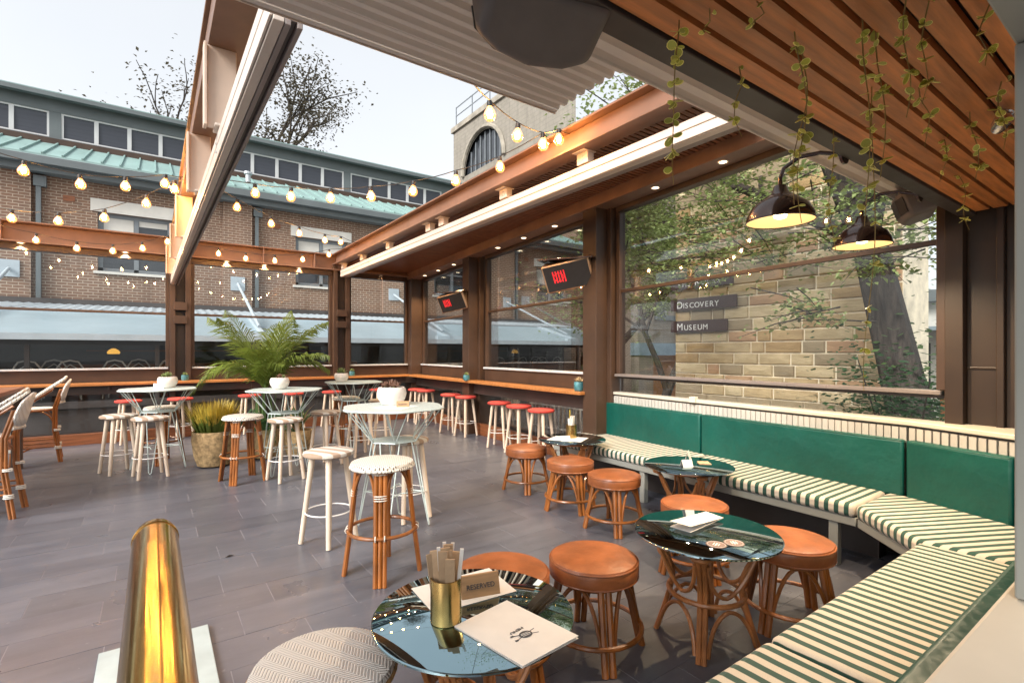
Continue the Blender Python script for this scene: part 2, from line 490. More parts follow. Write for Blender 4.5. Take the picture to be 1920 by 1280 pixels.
def slab(name, mats, parent, x0, x1, y0, y1, z0, z1, bevel=0, seg=2):
    # box whose object origin is at its middle
    cx, cy, cz = (x0 + x1) / 2, (y0 + y1) / 2, (z0 + z1) / 2
    o = MB().box(x0 - cx, x1 - cx, y0 - cy, y1 - cy, z0 - cz, z1 - cz).build(name, mats, parent, bevel=bevel, seg=seg)
    o.location = (cx, cy, cz)
    return o
CY, SY = math.cos(R(35.5)), math.sin(R(35.5))
def depth(x, y): return x * SY + y * CY
def inview(x, y, m=1.25):
    d = depth(x, y)
    return d > .3 and abs((x * CY - y * SY) / d) < 1.016 * m

# ------------------------------------------------------------------ ground and terrace floor
g = MB().add([(-300, -200, -3.2), (300, -200, -3.2), (300, 300, -3.2), (-300, 300, -3.2)], [(0, 1, 2, 3)]).build('ground', 'lane')
tag(g, 'grey paved lane ground around the terrace', None, kind='structure')
fl = slab('terrace_floor', 'grout', None, -5, 5.35, -2, 11.3, -.25, -.0016)
tag(fl, 'terrace floor of dark grey stone tiles', None, kind='structure')
TL, TW, GR, GY = .6, .3, .005, .0016
tme = MB().box(-TL / 2 + GR / 2, TL / 2 - GR / 2, -TW / 2 + GY / 2, TW / 2 - GY / 2, -.012, 0).mesh('tile', 'floor_tile')
cells = []
for j in range(-2, 37):
    y = .15 + j * TW
    off = (j % 2) * .3 + random.choice((0, .06, -.06, .1))
    for i in range(-6, 9):
        x = i * TL + off
        if x + .3 > 5.3 or x < -3.6 or y > 11.1: continue
        cells.append((depth(x, y) if inview(x, y, 1.3) else 99 + abs(x), x, y))
cells.sort()
rest = MB()
for n, (d, x, y) in enumerate(cells):
    if n < 300 and d < 90:
        o = link('tile', tme, fl, (x - .175, y - 4.65, .1258)); o.location.z = .1258 + random.uniform(-.0006, .0006)
        o.rotation_euler.z = random.choice((0, PI))
    else:
        rest.box(x - TL / 2 + GR / 2, x + TL / 2 - GR / 2, y - TW / 2 + GY / 2, y + TW / 2 - GY / 2, -.012, random.uniform(-.0004, .0004))
o = rest.build('tile_paving', 'floor_tile', fl); o.location = (-.175, -4.65, .1258); o['kind'] = 'stuff'

# ------------------------------------------------------------------ glazed walls
def pane(parent, u0, u1, z0, z1, z1b=None, name='glass_pane', y=.0):
    z1b = z1 if z1b is None else z1b
    return MB().hexa([(u0, y - .005, z0), (u1, y - .005, z0), (u1, y + .005, z0), (u0, y + .005, z0)],
                     [(u0, y - .005, z1), (u1, y - .005, z1b), (u1, y + .005, z1b), (u0, y + .005, z1)]).build(name, 'pane_glass', parent)
def bar(parent, name, m, u0, u1, y0, y1, z0a, z1a, z0b=None, z1b=None, bevel=.004):
    z0b = z0a if z0b is None else z0b; z1b = z1a if z1b is None else z1b
    return MB().hexa([(u0, y0, z0a), (u1, y0, z0b), (u1, y1, z0b), (u0, y1, z0a)],
                     [(u0, y0, z1a), (u1, y0, z1b), (u1, y1, z1b), (u0, y1, z1a)]).build(name, m, parent, bevel=bevel)
# back wall, local x runs to the right along it
bwl = empty('glazed_wall', (-3.6, 11.005, 0), math.atan2(-.1, 8.1))
tag(bwl, 'brown steel window wall at the back of the terrace facing the brick building', 'wall')
U = lambda x: x + 3.6
L = 8.7
bays = [(U(-3.6), U(.25)), (U(.57), U(3.09)), (U(3.43), U(4.79))]
bar(bwl, 'skirting', 'skirt_wood', 0, L - .02, -.36, -.2, .0, .17)
bar(bwl, 'apron', 'steel_dark', 0, L - .02, -.3, -.05, .8, .94)
bar(bwl, 'kerb', 'steel_dark', 0, L, -.199, .1, -.05, .15)
for u0, u1 in bays:
    bar(bwl, 'bottom_rail', 'steel', u0, u1, -.06, .06, .97, 1.19)
    bar(bwl, 'sill', 'sill_pale', u0 + .02, u1 - .02, -.12, .03, 1.192, 1.222)
    bar(bwl, 'transom', 'steel', u0, u1, -.02, .02, 2.155, 2.195)
    bar(bwl, 'head_frame', 'steel', u0, u1, -.06, .06, 3.10, 3.2)
    for a, b in ((u0, u0 + .06), (u1 - .06, u1)):
        bar(bwl, 'stile', 'steel', a, b, -.05, .05, 1.225, 3.098)
    pane(bwl, u0 + .055, u1 - .055, 1.21, 2.16); pane(bwl, u0 + .055, u1 - .055, 2.19, 3.11)
    pane(bwl, u0 + .02, u1 - .02, .152, .8, name='lower_pane', y=-.1)
for x0, x1 in ((.25, .57), (3.09, 3.43)):
    p = bar(bwl, 'post', 'steel', U(x0) + .002, U(x0) + .085, -.17, .12, 0, 3.3)
    bar(bwl, 'post', 'steel', U(x1) - .085, U(x1) - .002, -.17, .12, 0, 3.3)
    bar(bwl, 'post_web', 'steel_dark', U(x0) + .085, U(x1) - .085, -.04, .02, 0, 3.3)
    bar(bwl, 'post_bracket', 'steel', U(x0) + .06, U(x1) - .06, -.2, -.042, 2.24, 2.38)
    bar(bwl, 'post_bracket', 'steel', U(x0) + .06, U(x1) - .06, -.2, -.042, 2.0, 2.14)
bar(bwl, 'corner_post', 'steel', U(4.79), U(5.2), -.26, .12, 0, 3.3)
# back beam: I section
bar(bwl, 'beam_flange', 'beam_paint', 0, L, -.2, .1, 3.202, 3.225)
bar(bwl, 'beam_web', 'beam_paint', 0, L, -.06, -.03, 3.227, 3.505)
bar(bwl, 'beam_flange', 'beam_paint', 0, L, -.2, .1, 3.507, 3.53)
for x in (-1.9, 1.75, 2.7):
    bar(bwl, 'beam_stiffener', 'beam_paint', U(x), U(x) + .02, -.19, -.062, 3.228, 3.504)

# right wall, local x runs from the far corner towards the viewer
rwl = empty('glazed_wall', (5.11, 10.95, 0), math.atan2(-.9989, -.0473))
tag(rwl, 'brown steel window wall along the right side facing the sandstone building', 'wall')
V = lambda y: (10.95 - y) / .9989
hz = lambda y: 3.325 - (y - 2.2) * .0242       # window head height
tz = lambda y: 2.295 - (y - 1.16) * .0118      # transom height
rb = [(10.62, 8.25, 1), (7.72, 4.82, 1), (4.4, 1.12, 2)]
bar(rwl, 'skirting', 'skirt_wood', .4, V(4.9), -.16, -.06, .0, .2)
bar(rwl, 'apron', 'steel_dark', .2, V(4.55), -.2, .05, .74, .94)
bar(rwl, 'kerb', 'steel_dark', .1, V(.6), -.059, .12, -.05, .15)
for y0, y1, k in rb:
    u0, u1 = V(y0), V(y1)
    if k == 1: bar(rwl, 'bottom_rail', 'steel', u0, u1, -.06, .06, .96, 1.19)
    else:
        pane(rwl, u0 + .02, u1 - .02, .99, 1.165, name='lower_pane', y=.0)
        bar(rwl, 'bottom_rail', 'steel_dark', u0, u1, -.04, .04, 1.165, 1.19)
        bar(rwl, 'bottom_rail', 'steel_dark', u0, u1, -.04, .04, .965, .99)
    bar(rwl, 'sill', 'sill_pale' if k == 1 else 'sill_bronze', u0 + .02, u1 - .02, -.1, .03, 1.192, 1.222)
    bar(rwl, 'transom', 'steel', u0, u1, -.02, .02, tz(y0) - .02, tz(y0) + .02, tz(y1) - .02, tz(y1) + .02)
    bar(rwl, 'head_frame', 'steel', u0, u1, -.06, .06, hz(y0) - .02, hz(y0) + .09, hz(y1) - .02, hz(y1) + .09)
    for a, b, yy in ((u0, u0 + .06, y0), (u1 - .06, u1, y1)):
        bar(rwl, 'stile', 'steel', a, b, -.05, .05, 1.225, hz(yy) - .022)
    pane(rwl, u0 + .055, u1 - .055, 1.21, tz(y0) - .01, tz(y1) - .01)
    MB().hexa([(u0 + .055, -.005, tz(y0) + .01), (u1 - .055, -.005, tz(y1) + .01), (u1 - .055, .005, tz(y1) + .01), (u0 + .055, .005, tz(y0) + .01)],
              [(u0 + .055, -.005, hz(y0)), (u1 - .055, -.005, hz(y1)), (u1 - .055, .005, hz(y1)), (u0 + .055, .005, hz(y0))]).build('glass_pane', 'pane_glass', rwl)
    pane(rwl, u0 + .02, u1 - .02, .152, .74, name='lower_pane', y=.03)
    pane(rwl, u0 + .02, u1 - .02, .945, .962, name='seal_strip', y=.03)
for y in (8.0, 4.62):
    u = V(y)
    bar(rwl, 'column', 'steel', u - .125, u + .125, -.3, -.08, 0, hz(y) + .05)
    bar(rwl, 'post', 'steel_dark', u - .24, u - .127, -.12, .1, 0, hz(y) + .05)
    bar(rwl, 'post', 'steel', u + .127, u + .2, -.12, .1, 0, hz(y) + .05)
    bar(rwl, 'post_web', 'steel_dark', u - .126, u + .126, -.078, .09, 0, hz(y) + .04)
bar(rwl, 'end_post', 'panel_brown', V(1.12), V(1.02), -.09, .1, 0, 3.3)
bar(rwl, 'end_panel', 'panel_brown', V(1.018), V(.86), -.02, .05, 0, 3.3)
bar(rwl, 'end_post', 'panel_brown', V(.858), V(.82), -.06, .06, 0, 3.3)
bar(rwl, 'end_panel', 'panel_brown', V(.818), V(-1.2), -.02, .05, 0, 3.3)
bar(rwl, 'panel_rail', 'panel_brown', V(1.017), V(.86), -.032, -.021, 1.38, 1.395)
# head beam over the right wall
bar(rwl, 'head_beam', 'beam_paint', .1, V(1.0), -.34, -.08, hz(10.85) + .03, hz(10.85) + .3, hz(1.) + .03, hz(1.) + .3)
bar(rwl, 'head_trim', 'steel_dark', .1, V(1.0), -.079, .1, hz(10.85) + .092, hz(10.85) + .3, hz(1.) + .092, hz(1.) + .3)

# ------------------------------------------------------------------ soffit on the right
so = empty('timber_soffit', (0, 0, 0)); tag(so, 'narrow slatted timber soffit under the right roof edge', 'soffit')
def sz(y): return hz(y) + .17
MB().hexa([(3.3, 10.85, sz(10.85) + .03), (4.78, 10.85, sz(10.85) + .03), (4.42, 2.25, sz(2.25) + .03), (3.3, 2.25, sz(2.25) + .03)],
          [(3.3, 10.85, sz(10.85) + .08), (4.78, 10.85, sz(10.85) + .08), (4.42, 2.25, sz(2.25) + .08), (3.3, 2.25, sz(2.25) + .08)]).build('backing', 'steel_dark', so)
mb = MB()
y = 2.27
while y < 10.8:
    xr = 4.78 - (10.85 - y) * .0419 - .02
    mb.box(3.31, xr, y, y + .043, sz(y), sz(y) + .03); y += .058
o = mb.build('slats', 'soffit_wood', so); o['kind'] = 'stuff'

# ------------------------------------------------------------------ roof beams and rails
def ibeam(parent, x0, x1, y0, y1, z0, z1):
    bar(parent, 'flange', 'beam_paint', x0, x1, y0, y1, z0, z0 + .02)
    bar(parent, 'web', 'beam_paint', (x0 + x1) / 2 - .012, (x0 + x1) / 2 + .012, y0, y1, z0 + .022, z1 - .022)
    bar(parent, 'flange', 'beam_paint', x0, x1, y0, y1, z1 - .02, z1)
rbm = empty('roof_beam', (3.1, 6.5, 3.31)); tag(rbm, 'brown steel roof beam carrying the pale rail on the right', 'beam')
rbm_o = rbm
def rel(o, parent):
    o.location = Vector(o.location) - Vector(parent.location)
ch = empty('tmp')
def sub(parent, fn, *a, **k):
    o = fn(*a, **k); rel(o, parent); return o
sub(rbm, bar, rbm, 'flange', 'beam_paint', 3.06, 3.26, 1.2, 10.8, 3.31, 3.33)
sub(rbm, bar, rbm, 'web', 'beam_paint', 3.145, 3.17, 1.2, 10.8, 3.332, 3.518)
sub(rbm, bar, rbm, 'flange', 'beam_paint', 3.06, 3.26, 1.2, 10.8, 3.52, 3.54)
sub(rbm, bar, rbm, 'rail', 'rail_white', 3.2, 3.28, 1.2, 10.62, 3.05, 3.2)
sub(rbm, bar, rbm, 'rail_lip', 'rail_white', 3.185, 3.199, 1.2, 10.62, 3.13, 3.19)
sub(rbm, bar, rbm, 'rail_lip', 'rail_white', 3.185, 3.199, 1.2, 10.62, 3.055, 3.122)
sub(rbm, bar, rbm, 'rail_track', 'rail_under', 3.283, 3.36, 1.2, 10.62, 3.055, 3.19)
for y in (3.35, 4.62, 6.1, 6.5, 8.0, 9.3, 10.45):
    b = sub(rbm, bar, rbm, 'bracket', 'rail_white', 3.17, 3.25, y - .07, y + .07, 3.202, 3.3)
    sub(rbm, bar, rbm, 'bracket_plate', 'rail_white', 3.12, 3.27, y - .08, y + .08, 3.3, 3.309)
    for dz in (.0, .035):
        q = MB().lathe([(.006, 0), (.006, .004), (.0, .006)], 8).build('bolt', 'galv', rbm); q.location = (3.169 - 3.1, y - 6.5, 3.235 + dz - 3.31); q.rotation_euler = (0, -PI / 2, 0)
bpy.data.objects.remove(ch)
lbm = empty('roof_beam', (.33, 6.5, 3.34)); tag(lbm, 'brown steel roof beam with peach cover plates and the sloping pale rail on the left', 'beam')
sub(lbm, bar, lbm, 'flange', 'beam_paint', .27, .6, 1.6, 10.8, 3.34, 3.36)
sub(lbm, bar, lbm, 'web', 'beam_paint', .275, .3, 1.6, 10.8, 3.362, 3.518)
sub(lbm, bar, lbm, 'flange', 'beam_paint', .25, .6, 1.6, 10.8, 3.52, 3.54)
def lrail(name, m, dx0, dx1, dz0, dz1):
    a, b = (.37, 10.6, 2.67), (.445, 1.93, 2.67)
    v = []
    for p in (a, b):
        v.append([(p[0] + dx0, p[1], p[2] + dz0), (p[0] + dx1, p[1], p[2] + dz0), (p[0] + dx1, p[1], p[2] + dz1), (p[0] + dx0, p[1], p[2] + dz1)])
    o = MB().hexa([v[0][0], v[1][0], v[1][1], v[0][1]], [v[0][3], v[1][3], v[1][2], v[0][2]]).build(name, m, lbm, bevel=.003); rel(o, lbm); return o
lrail('rail', 'rail_white', -.1, -.062, .0, .17)
lrail('rail_track', 'rail_under', -.06, -.04, -.004, .16)
lrail('rail_track', 'steel_dark', -.039, -.02, .012, .15)
lrail('rail_track', 'rail_under', -.019, .0, -.004, .16)
lrail('rail_lip', 'rail_white', -.112, -.102, .09, .15)
lrail('rail_lip', 'rail_white', -.112, -.102, .01, .082)
for y in (3.51, 5.02, 7.11, 8.75, 10.5):
    rx = .37 + .075 * (10.6 - y) / 8.67
    sub(lbm, bar, lbm, 'hanger_plate', 'peach_plate', rx - .165, rx - .01, y, y + .02, 2.845, 3.338)
    sub(lbm, bar, lbm, 'hanger_flange', 'peach_plate', rx - .185, rx - .167, y - .03, y + .05, 2.845, 3.338)
    sub(lbm, bar, lbm, 'hanger_foot', 'rail_white', rx - .13, rx - .0, y - .06, y + .08, 2.842, 2.858)
    for dz in (.05, .1):
        q = MB().lathe([(.007, 0), (.007, .005), (.0, .007)], 8).build('bolt', 'galv', lbm); q.location = (rx - .1125 - .33, y - 6.5 + .05, 2.67 + dz - 3.34); q.rotation_euler = (0, -PI / 2, 0)

# ------------------------------------------------------------------ fixed pale ceiling and stacked roof blades
fr = empty('pale_ceiling', (0, 1.2, 2.62)); tag(fr, 'pale ribbed ceiling between the open roof and the timber ceiling', 'ceiling', kind='structure')
prof = []
y = 1.06
while y < 1.32:
    prof += [(y, 2.62), (y + .04, 2.62), (y + .05, 2.64), (y + .066, 2.64), (y + .076, 2.62)]; y += .0762
def corr(x0, x1, prof, th=.01):
    m = MB(); n = len(prof)
    v = []
    for x in (x0, x1):
        v += [(x, yy, zz) for yy, zz in prof] + [(x, yy, zz + th) for yy, zz in prof]
    f = []
    for i in range(n - 1):
        f += [(i, i + 1, 2 * n + i + 1, 2 * n + i), (n + i, 3 * n + i, 3 * n + i + 1, n + i + 1), (i, n + i, n + i + 1, i + 1), (2 * n + i, 2 * n + i + 1, 3 * n + i + 1, 3 * n + i)]
    f += [(0, 2 * n, 3 * n, n), (n - 1, 2 * n - 1, 4 * n - 1, 3 * n - 1)]
    return m.add(v, f)
o = corr(-3.5, 4.6, prof).build('ribbed_panel', 'ceiling_pale', fr); rel(o, fr)
sub(fr, bar, fr, 'edge_trim', 'ceiling_pale', -3.5, 4.6, y + .002, y + .014, 2.608, 2.67)
st = empty('roof_blades', (.7, 1.6, 2.62)); tag(st, 'stack of retracted pale roof blades at the top of the opening', 'roof')
y += .02
bme = corr(-.85, .83, [(-.028, 0), (-.013, 0), (-.005, .018), (.013, .018), (.021, 0), (.027, 0)], .005).mesh('blade', 'ceiling_pale')
while y < 1.76:
    link('blade', bme, st, (0, y - 1.6 + .028, random.uniform(-.0015, .0015))); y += .056
sub(st, bar, st, 'front_trim', 'ceiling_pale', -.15, 1.53, y + .002, y + .035, 2.612, 2.66)
MB().tube([(-.85, y - 1.6 + .02, -.011), (.83, y - 1.6 + .02, -.011)], .003, 6).build('front_cord', 'peach_plate', st)

# ------------------------------------------------------------------ timber slat ceiling near the viewer, with its dark edge beam
tc_ = empty('timber_ceiling', (1.5, 0, 2.44)); tag(tc_, 'slatted reddish timber ceiling above the bench', 'ceiling', kind='structure')
sub(tc_, bar, tc_, 'edge_beam', 'steel_dark', -3., 4.62, .97, 1.055, 2.44, 2.75)
sub(tc_, bar, tc_, 'backing', 'steel_dark', -3., 4.62, -.75, .968, 2.56, 2.75)
sme = MB().box(-3.6, 3.05, -.036, .036, 0, .03).mesh('slat', 'slat_wood')
for i in range(18):
    o = link('slat', sme, tc_, (0, .925 - i * .092, .012)); o.location.x = random.uniform(-.01, .01)
for x in (-2.4, -.6, 1.2, 2.8, 4.1):
    sub(tc_, bar, tc_, 'joist', 'steel_dark', x, x + .05, -.7, .96, 2.486, 2.558)
# portal the viewer looks through: ledge cap, post and header
pt = empty('serving_opening', (1.5, .2, 0)); tag(pt, 'grey green frame and cream ledge of the opening at the right edge', 'opening', kind='structure')
sub(pt, bar, pt, 'ledge', 'cream_paint', .5, 5.2, -.12, .262, .96, 1.0, bevel=.008)
sub(pt, bar, pt, 'base_panel', 'grey_green', .55, 5.1, -.1, .2, 0, .958)
sub(pt, bar, pt, 'post', 'grey_green', 1.418, 1.62, .06, .24, 1.002, 2.12)
sub(pt, bar, pt, 'header', 'grey_green', .3, 2.6, .04, .24, 2.122, 2.3)

# ------------------------------------------------------------------ bar shelf
bs = empty('bar_shelf', (1., 10.6, .96)); tag(bs, 'orange brown timber bar shelf under the windows, turning the corner', 'shelf')
for i in range(3):
    y0 = 10.52 + i * .12
    sub(bs, bar, bs, 'board', 'shelf_wood', -3.5, 4.65 + i * .1, y0, y0 + .117, .945, .985, bevel=.004)
for i in range(3):
    x0 = 4.66 + i * .1
    o = MB().hexa([(x0, 10.52 + i * .12, .945), (x0 - .235, 4.72, .945), (x0 - .235 + .098, 4.72, .945), (x0 + .098, 10.52 + (i) * .12, .945)],
                  [(x0, 10.52 + i * .12, .985), (x0 - .235, 4.72, .985), (x0 - .235 + .098, 4.72, .985), (x0 + .098, 10.52 + (i) * .12, .985)]).build('board', 'shelf_wood', bs, bevel=.004)
    rel(o, bs)
for x in (-2.4, -.6, 1.7, 2.9, 4.0):
    sub(bs, bar, bs, 'shelf_bracket', 'steel_dark', x, x + .03, 10.6, 10.86, .86, .943)

# ------------------------------------------------------------------ corner bench
bn = empty('bench', (3.9, 2.2, 0)); tag(bn, 'corner banquette with green backrests and green and cream striped seat', 'bench')
def poly_part(name, m, poly, z0, z1, bevel=.03, seg=3, parent=bn, rz=0.):
    cx = sum(p[0] for p in poly) / len(poly); cy = sum(p[1] for p in poly) / len(poly)
    o = MB().prism([(x - cx, y - cy) for x, y in poly], z0, z1).build(name, m, parent, bevel=bevel, seg=seg, smooth=True)
    o.location = (cx - parent.location.x, cy - parent.location.y, 0)
    return o
xb = lambda y: 4.70 - (4.75 - y) * .0812
xf = lambda y: 3.97 - (4.7 - y) * .0306
def seat_piece(y0, y1): poly_part('seat_cushion', 'stripe_y', [(xf(y0), y0), (xf(y1), y1), (xb(y1) + .02, y1), (xb(y0) + .02, y0)][::-1], .37, .462)
seat_piece(4.74, 3.02); seat_piece(3.01, 1.435)
poly_part('corner_cushion', 'stripe_c', [(3.872, 1.425), (3.435, .965), (3.435, .40), (3.95, .40), (4.22, .74), (4.43, 1.3), (4.43, 1.425)], .37, .462)
poly_part('seat_cushion', 'stripe_x', [(1.83, .43), (3.425, .43), (3.425, .96), (1.83, .955)], .37, .462)
poly_part('seat_cushion', 'stripe_x', [(.62, .43), (1.82, .43), (1.82, .955), (.62, .95)], .37, .462)
# backrests
def back_piece(y0, y1): poly_part('backrest', 'green_vinyl', [(xb(y0), y0), (xb(y1), y1), (xb(y1) + .085, y1), (xb(y0) + .085, y0)][::-1], .44, .858, bevel=.02)
back_piece(4.75, 3.09); back_piece(3.075, 1.325)
poly_part('backrest', 'green_vinyl', [(4.415, 1.31), (4.20, .72), (4.28, .69), (4.50, 1.29)][::-1], .44, .862, bevel=.02)
poly_part('backrest', 'green_vinyl', [(4.19, .70), (3.93, .372), (3.93, .268), (4.26, .66)][::-1], .44, .86, bevel=.02)
poly_part('backrest', 'green_vinyl', [(2.43, .268), (3.92, .268), (3.92, .372), (2.43, .372)], .44, .858, bevel=.015)
poly_part('backrest', 'green_vinyl', [(.62, .268), (2.42, .268), (2.42, .372), (.62, .372)], .44, .858, bevel=.015)
def piping(p, q, z=.853):
    MB().tube([(p[0] - 3.9, p[1] - 2.2, z), (q[0] - 3.9, q[1] - 2.2, z)], .006, 6).build('piping', 'green_vinyl', bn, smooth=True)
piping((xb(4.74) + .006, 4.74), (xb(3.1) + .006, 3.1)); piping((xb(3.065) + .006, 3.065), (xb(1.335) + .006, 1.335)); piping((4.42, 1.3), (4.21, .73))
# frame, legs
poly_part('seat_frame', 'grey_green', [(xf(4.72) + .02, 4.72), (xf(1.43) + .02, 1.43), (xb(1.43), 1.43), (xb(4.72), 4.72)][::-1], .31, .368, bevel=.004, seg=1)
poly_part('seat_frame', 'grey_green', [(3.885, 1.42), (3.45, .95), (3.45, .41), (3.94, .41), (4.2, .74), (4.42, 1.42)], .31, .368, bevel=.004, seg=1)
poly_part('seat_frame', 'grey_green', [(.64, .44), (3.44, .44), (3.44, .94), (.64, .935)], .31, .368, bevel=.004, seg=1)
poly_part('recessed_base', 'annex_dark', [(xf(4.7) + .45, 4.7), (xf(1.43) + .42, 1.43), (xb(1.43), 1.43), (xb(4.7), 4.7)][::-1], .0, .309, bevel=.0)
poly_part('recessed_base', 'annex_dark', [(.7, .44), (3.9, .44), (3.9, .6), (.7, .6)], .0, .309, bevel=.0)
for x, y in ((4.0, 4.62), (3.96, 3.3), (3.91, 1.55), (3.47, .86), (2.2, .86), (1.0, .86)):
    poly_part('leg', 'grey_green', [(x, y), (x + .06, y), (x + .06, y + .06), (x, y + .06)], 0, .309, bevel=.004, seg=1)
# battened back panel and cap above the backrests
poly_part('cap', 'cream_paint', [(xb(4.78) + .05, 4.78), (xb(1.3) + .05, 1.3), (4.25, .71), (4.0, .262), (4.6, .262), (4.68, 1.3), (4.83, 4.78)][::-1], .962, .996, bevel=.006, seg=2)
rib = MB().box(-.012, .012, -.021, .021, .8, .945).mesh('batten', 'cream_rib')
y = 4.76
while y > 1.32:
    link('batten', rib, bn, (xb(y) + .072 - 3.9, y - 2.2, 0), (0, 0, R(-4.6))); y -= .0495
for i in range(12):
    t = i / 11.5
    link('batten', rib, bn, (4.475 - .215 * t - 3.9 + .012, 1.285 - .59 * t - 2.2, 0), (0, 0, R(-20)))
bkx = poly_part('back_panel', 'annex_dark', [(xb(4.77) + .088, 4.77), (xb(1.3) + .088, 1.3), (4.29, .69), (4.35, .69), (4.6, 1.3), (4.8, 4.77)][::-1], .0, .961, bevel=0)

# ------------------------------------------------------------------ stools
def cane(mb, pts, r=.0125, n=7): mb.tube(pts, r, n)
def rattan_stool(name, h, rs, rf, seatkind, wraps, ringz):
    root = empty(name)
    zt = h - (.035 if seatkind != 'leather' else .1)
    rl = rs * .78
    for q in range(4):
        a = PI / 4 + q * PI / 2
        ux, uy = math.cos(a), math.sin(a); px, py = -uy, ux
        mb = MB()
        for s in ((-1, 1) if seatkind == 'leather' else (-1, 0, 1)):
            o = s * (.0185 if seatkind == 'leather' else .029)
            mb.tube([(ux * rl + px * o, uy * rl + py * o, zt), (ux * (rl * .55 + rf * .45) + px * o, uy * (rl * .55 + rf * .45) + py * o, zt * .5), (ux * rf + px * o, uy * rf + py * o, 0)], .0172 if seatkind == 'leather' else .0148, 8)
        lg = mb.build('leg', 'rattan', root, smooth=True)
        if wraps:
            b = MB()
            for z in (zt * .78, zt * .76, zt * .74, zt * .985, zt * .965):
                t = 1 - z / zt; rr = rl + (rf - rl) * t * .95
                b.tube([(ux * rr + px * .043 * math.cos(k) + ux * .0195 * math.sin(k), uy * rr + py * .043 * math.cos(k) + uy * .0195 * math.sin(k), z) for k in [i * PI / 5 for i in range(10)]], .0035, 5, close=True)
            b.build('binding', 'binding', lg, smooth=True)
        # arched braces to the neighbours
        a2 = a + PI / 2
        m = MB()
        zl = zt * (.62 if seatkind != 'leather' else .3)
        t = 1 - zl / zt; r0 = rl + (rf - rl) * t
        mid = (math.cos((a + a2) / 2) * rl * .83, math.sin((a + a2) / 2) * rl * .83)
        p0 = Vector((math.cos(a) * r0 + px * .03, math.sin(a) * r0 + py * .03, zl)); p3 = Vector((math.cos(a2) * r0 - math.sin(a2) * -.03, math.sin(a2) * r0 + math.cos(a2) * -.03, zl))
        ztop = zt - .012
        g = .04 if seatkind != 'leather' else .06
        c1 = Vector((math.cos(a) * rl + px * g, math.sin(a) * rl + py * g, ztop)); c2 = Vector((math.cos(a2) * rl + math.sin(a2) * g, math.sin(a2) * rl - math.cos(a2) * g, ztop))
        m1 = Vector((mid[0], mid[1], ztop)) * .5 + (c1 + c2) * .25
        pts = bez(p0, c1, m1, 6)[:-1] + bez(m1, c2, p3, 6)
        m.tube(pts, .0105, 7)
        m.build('brace', 'rattan', root, smooth=True)
    t = 1 - ringz / zt; rr = rl + (rf - rl) * t + .012
    fr_ = MB().ring(rr, .0125, ringz, 32, 8).build('foot_ring', 'rattan', root, smooth=True)
    if wraps:
        b = MB()
        for q in range(4):
            a = PI / 4 + q * PI / 2
            for da in (-.13, .13):
                b.tube([(math.cos(a + da) * rr + math.cos(a) * .017 * math.sin(k), math.sin(a + da) * rr + math.sin(a) * .017 * math.sin(k), ringz + .017 * math.cos(k)) for k in [i * PI / 4 for i in range(8)]], .004, 5, close=True)
        b.build('binding', 'binding', fr_, smooth=True)
    MB().ring(rl + .004, .013, zt - .004, 32, 8).build('seat_hoop', 'rattan', root, smooth=True)
    if seatkind == 'leather':
        s = MB().lathe([(rs * .9, zt), (rs * .97, zt + .008), (rs, zt + .03), (rs, zt + .06), (rs * .985, zt + .078), (rs * .95, zt + .09), (rs * .8, zt + .099), (rs * .4, zt + .104), (0, zt + .105)], 40).build('seat', 'leather', root, smooth=True)
        p = MB(); p.ring(rs * .985, .0045, zt + .08, 40, 6); p.ring(rs * .98, .0045, zt + .012, 40, 6)
        p.build('piping', 'leather', s, smooth=True)
    else:
        s = MB().lathe([(rs * .9, zt - .01), (rs * .98, zt - .002), (rs, zt + .014), (rs * .97, zt + .028), (rs * .85, zt + .035), (0, zt + .036)], 40).build('seat', seatkind, root, smooth=True)
        MB().ring(rs * .985, .011, zt + .0, 36, 7).build('seat_edge', 'woven_dot' if seatkind == 'woven_dot' else 'cane_edge', s, smooth=True)
    return root
def pale_stool(name, h, rs, seatmat):
    root = empty(name); rl = rs * .62; rf = rs * 1.06; zt = h - .04
    for q in range(4):
        a = PI / 4 + q * PI / 2
        MB().tube([(math.cos(a) * rl, math.sin(a) * rl, zt), (math.cos(a) * rf, math.sin(a) * rf, 0.004)], [.0235, .019], 12).build('leg', 'pale_wood', root, smooth=True)
    z = h * .34; rr = rl + (rf - rl) * (1 - z / zt)
    MB().ring(rr, .006, z, 32, 6).build('foot_ring', 'white_metal', root, smooth=True)
    s = MB().lathe([(rs * .9, zt), (rs * .985, zt + .008), (rs, zt + .02), (rs * .975, zt + .033), (rs * .85, zt + .041), (0, zt + .043)], 36).build('seat', seatmat, root, smooth=True)
    MB().lathe([(rs * .7, zt - .012), (rs * .92, zt - .0005), (rs * .7, zt - .0005)], 24).build('seat_board', 'pale_wood', root)
    return root

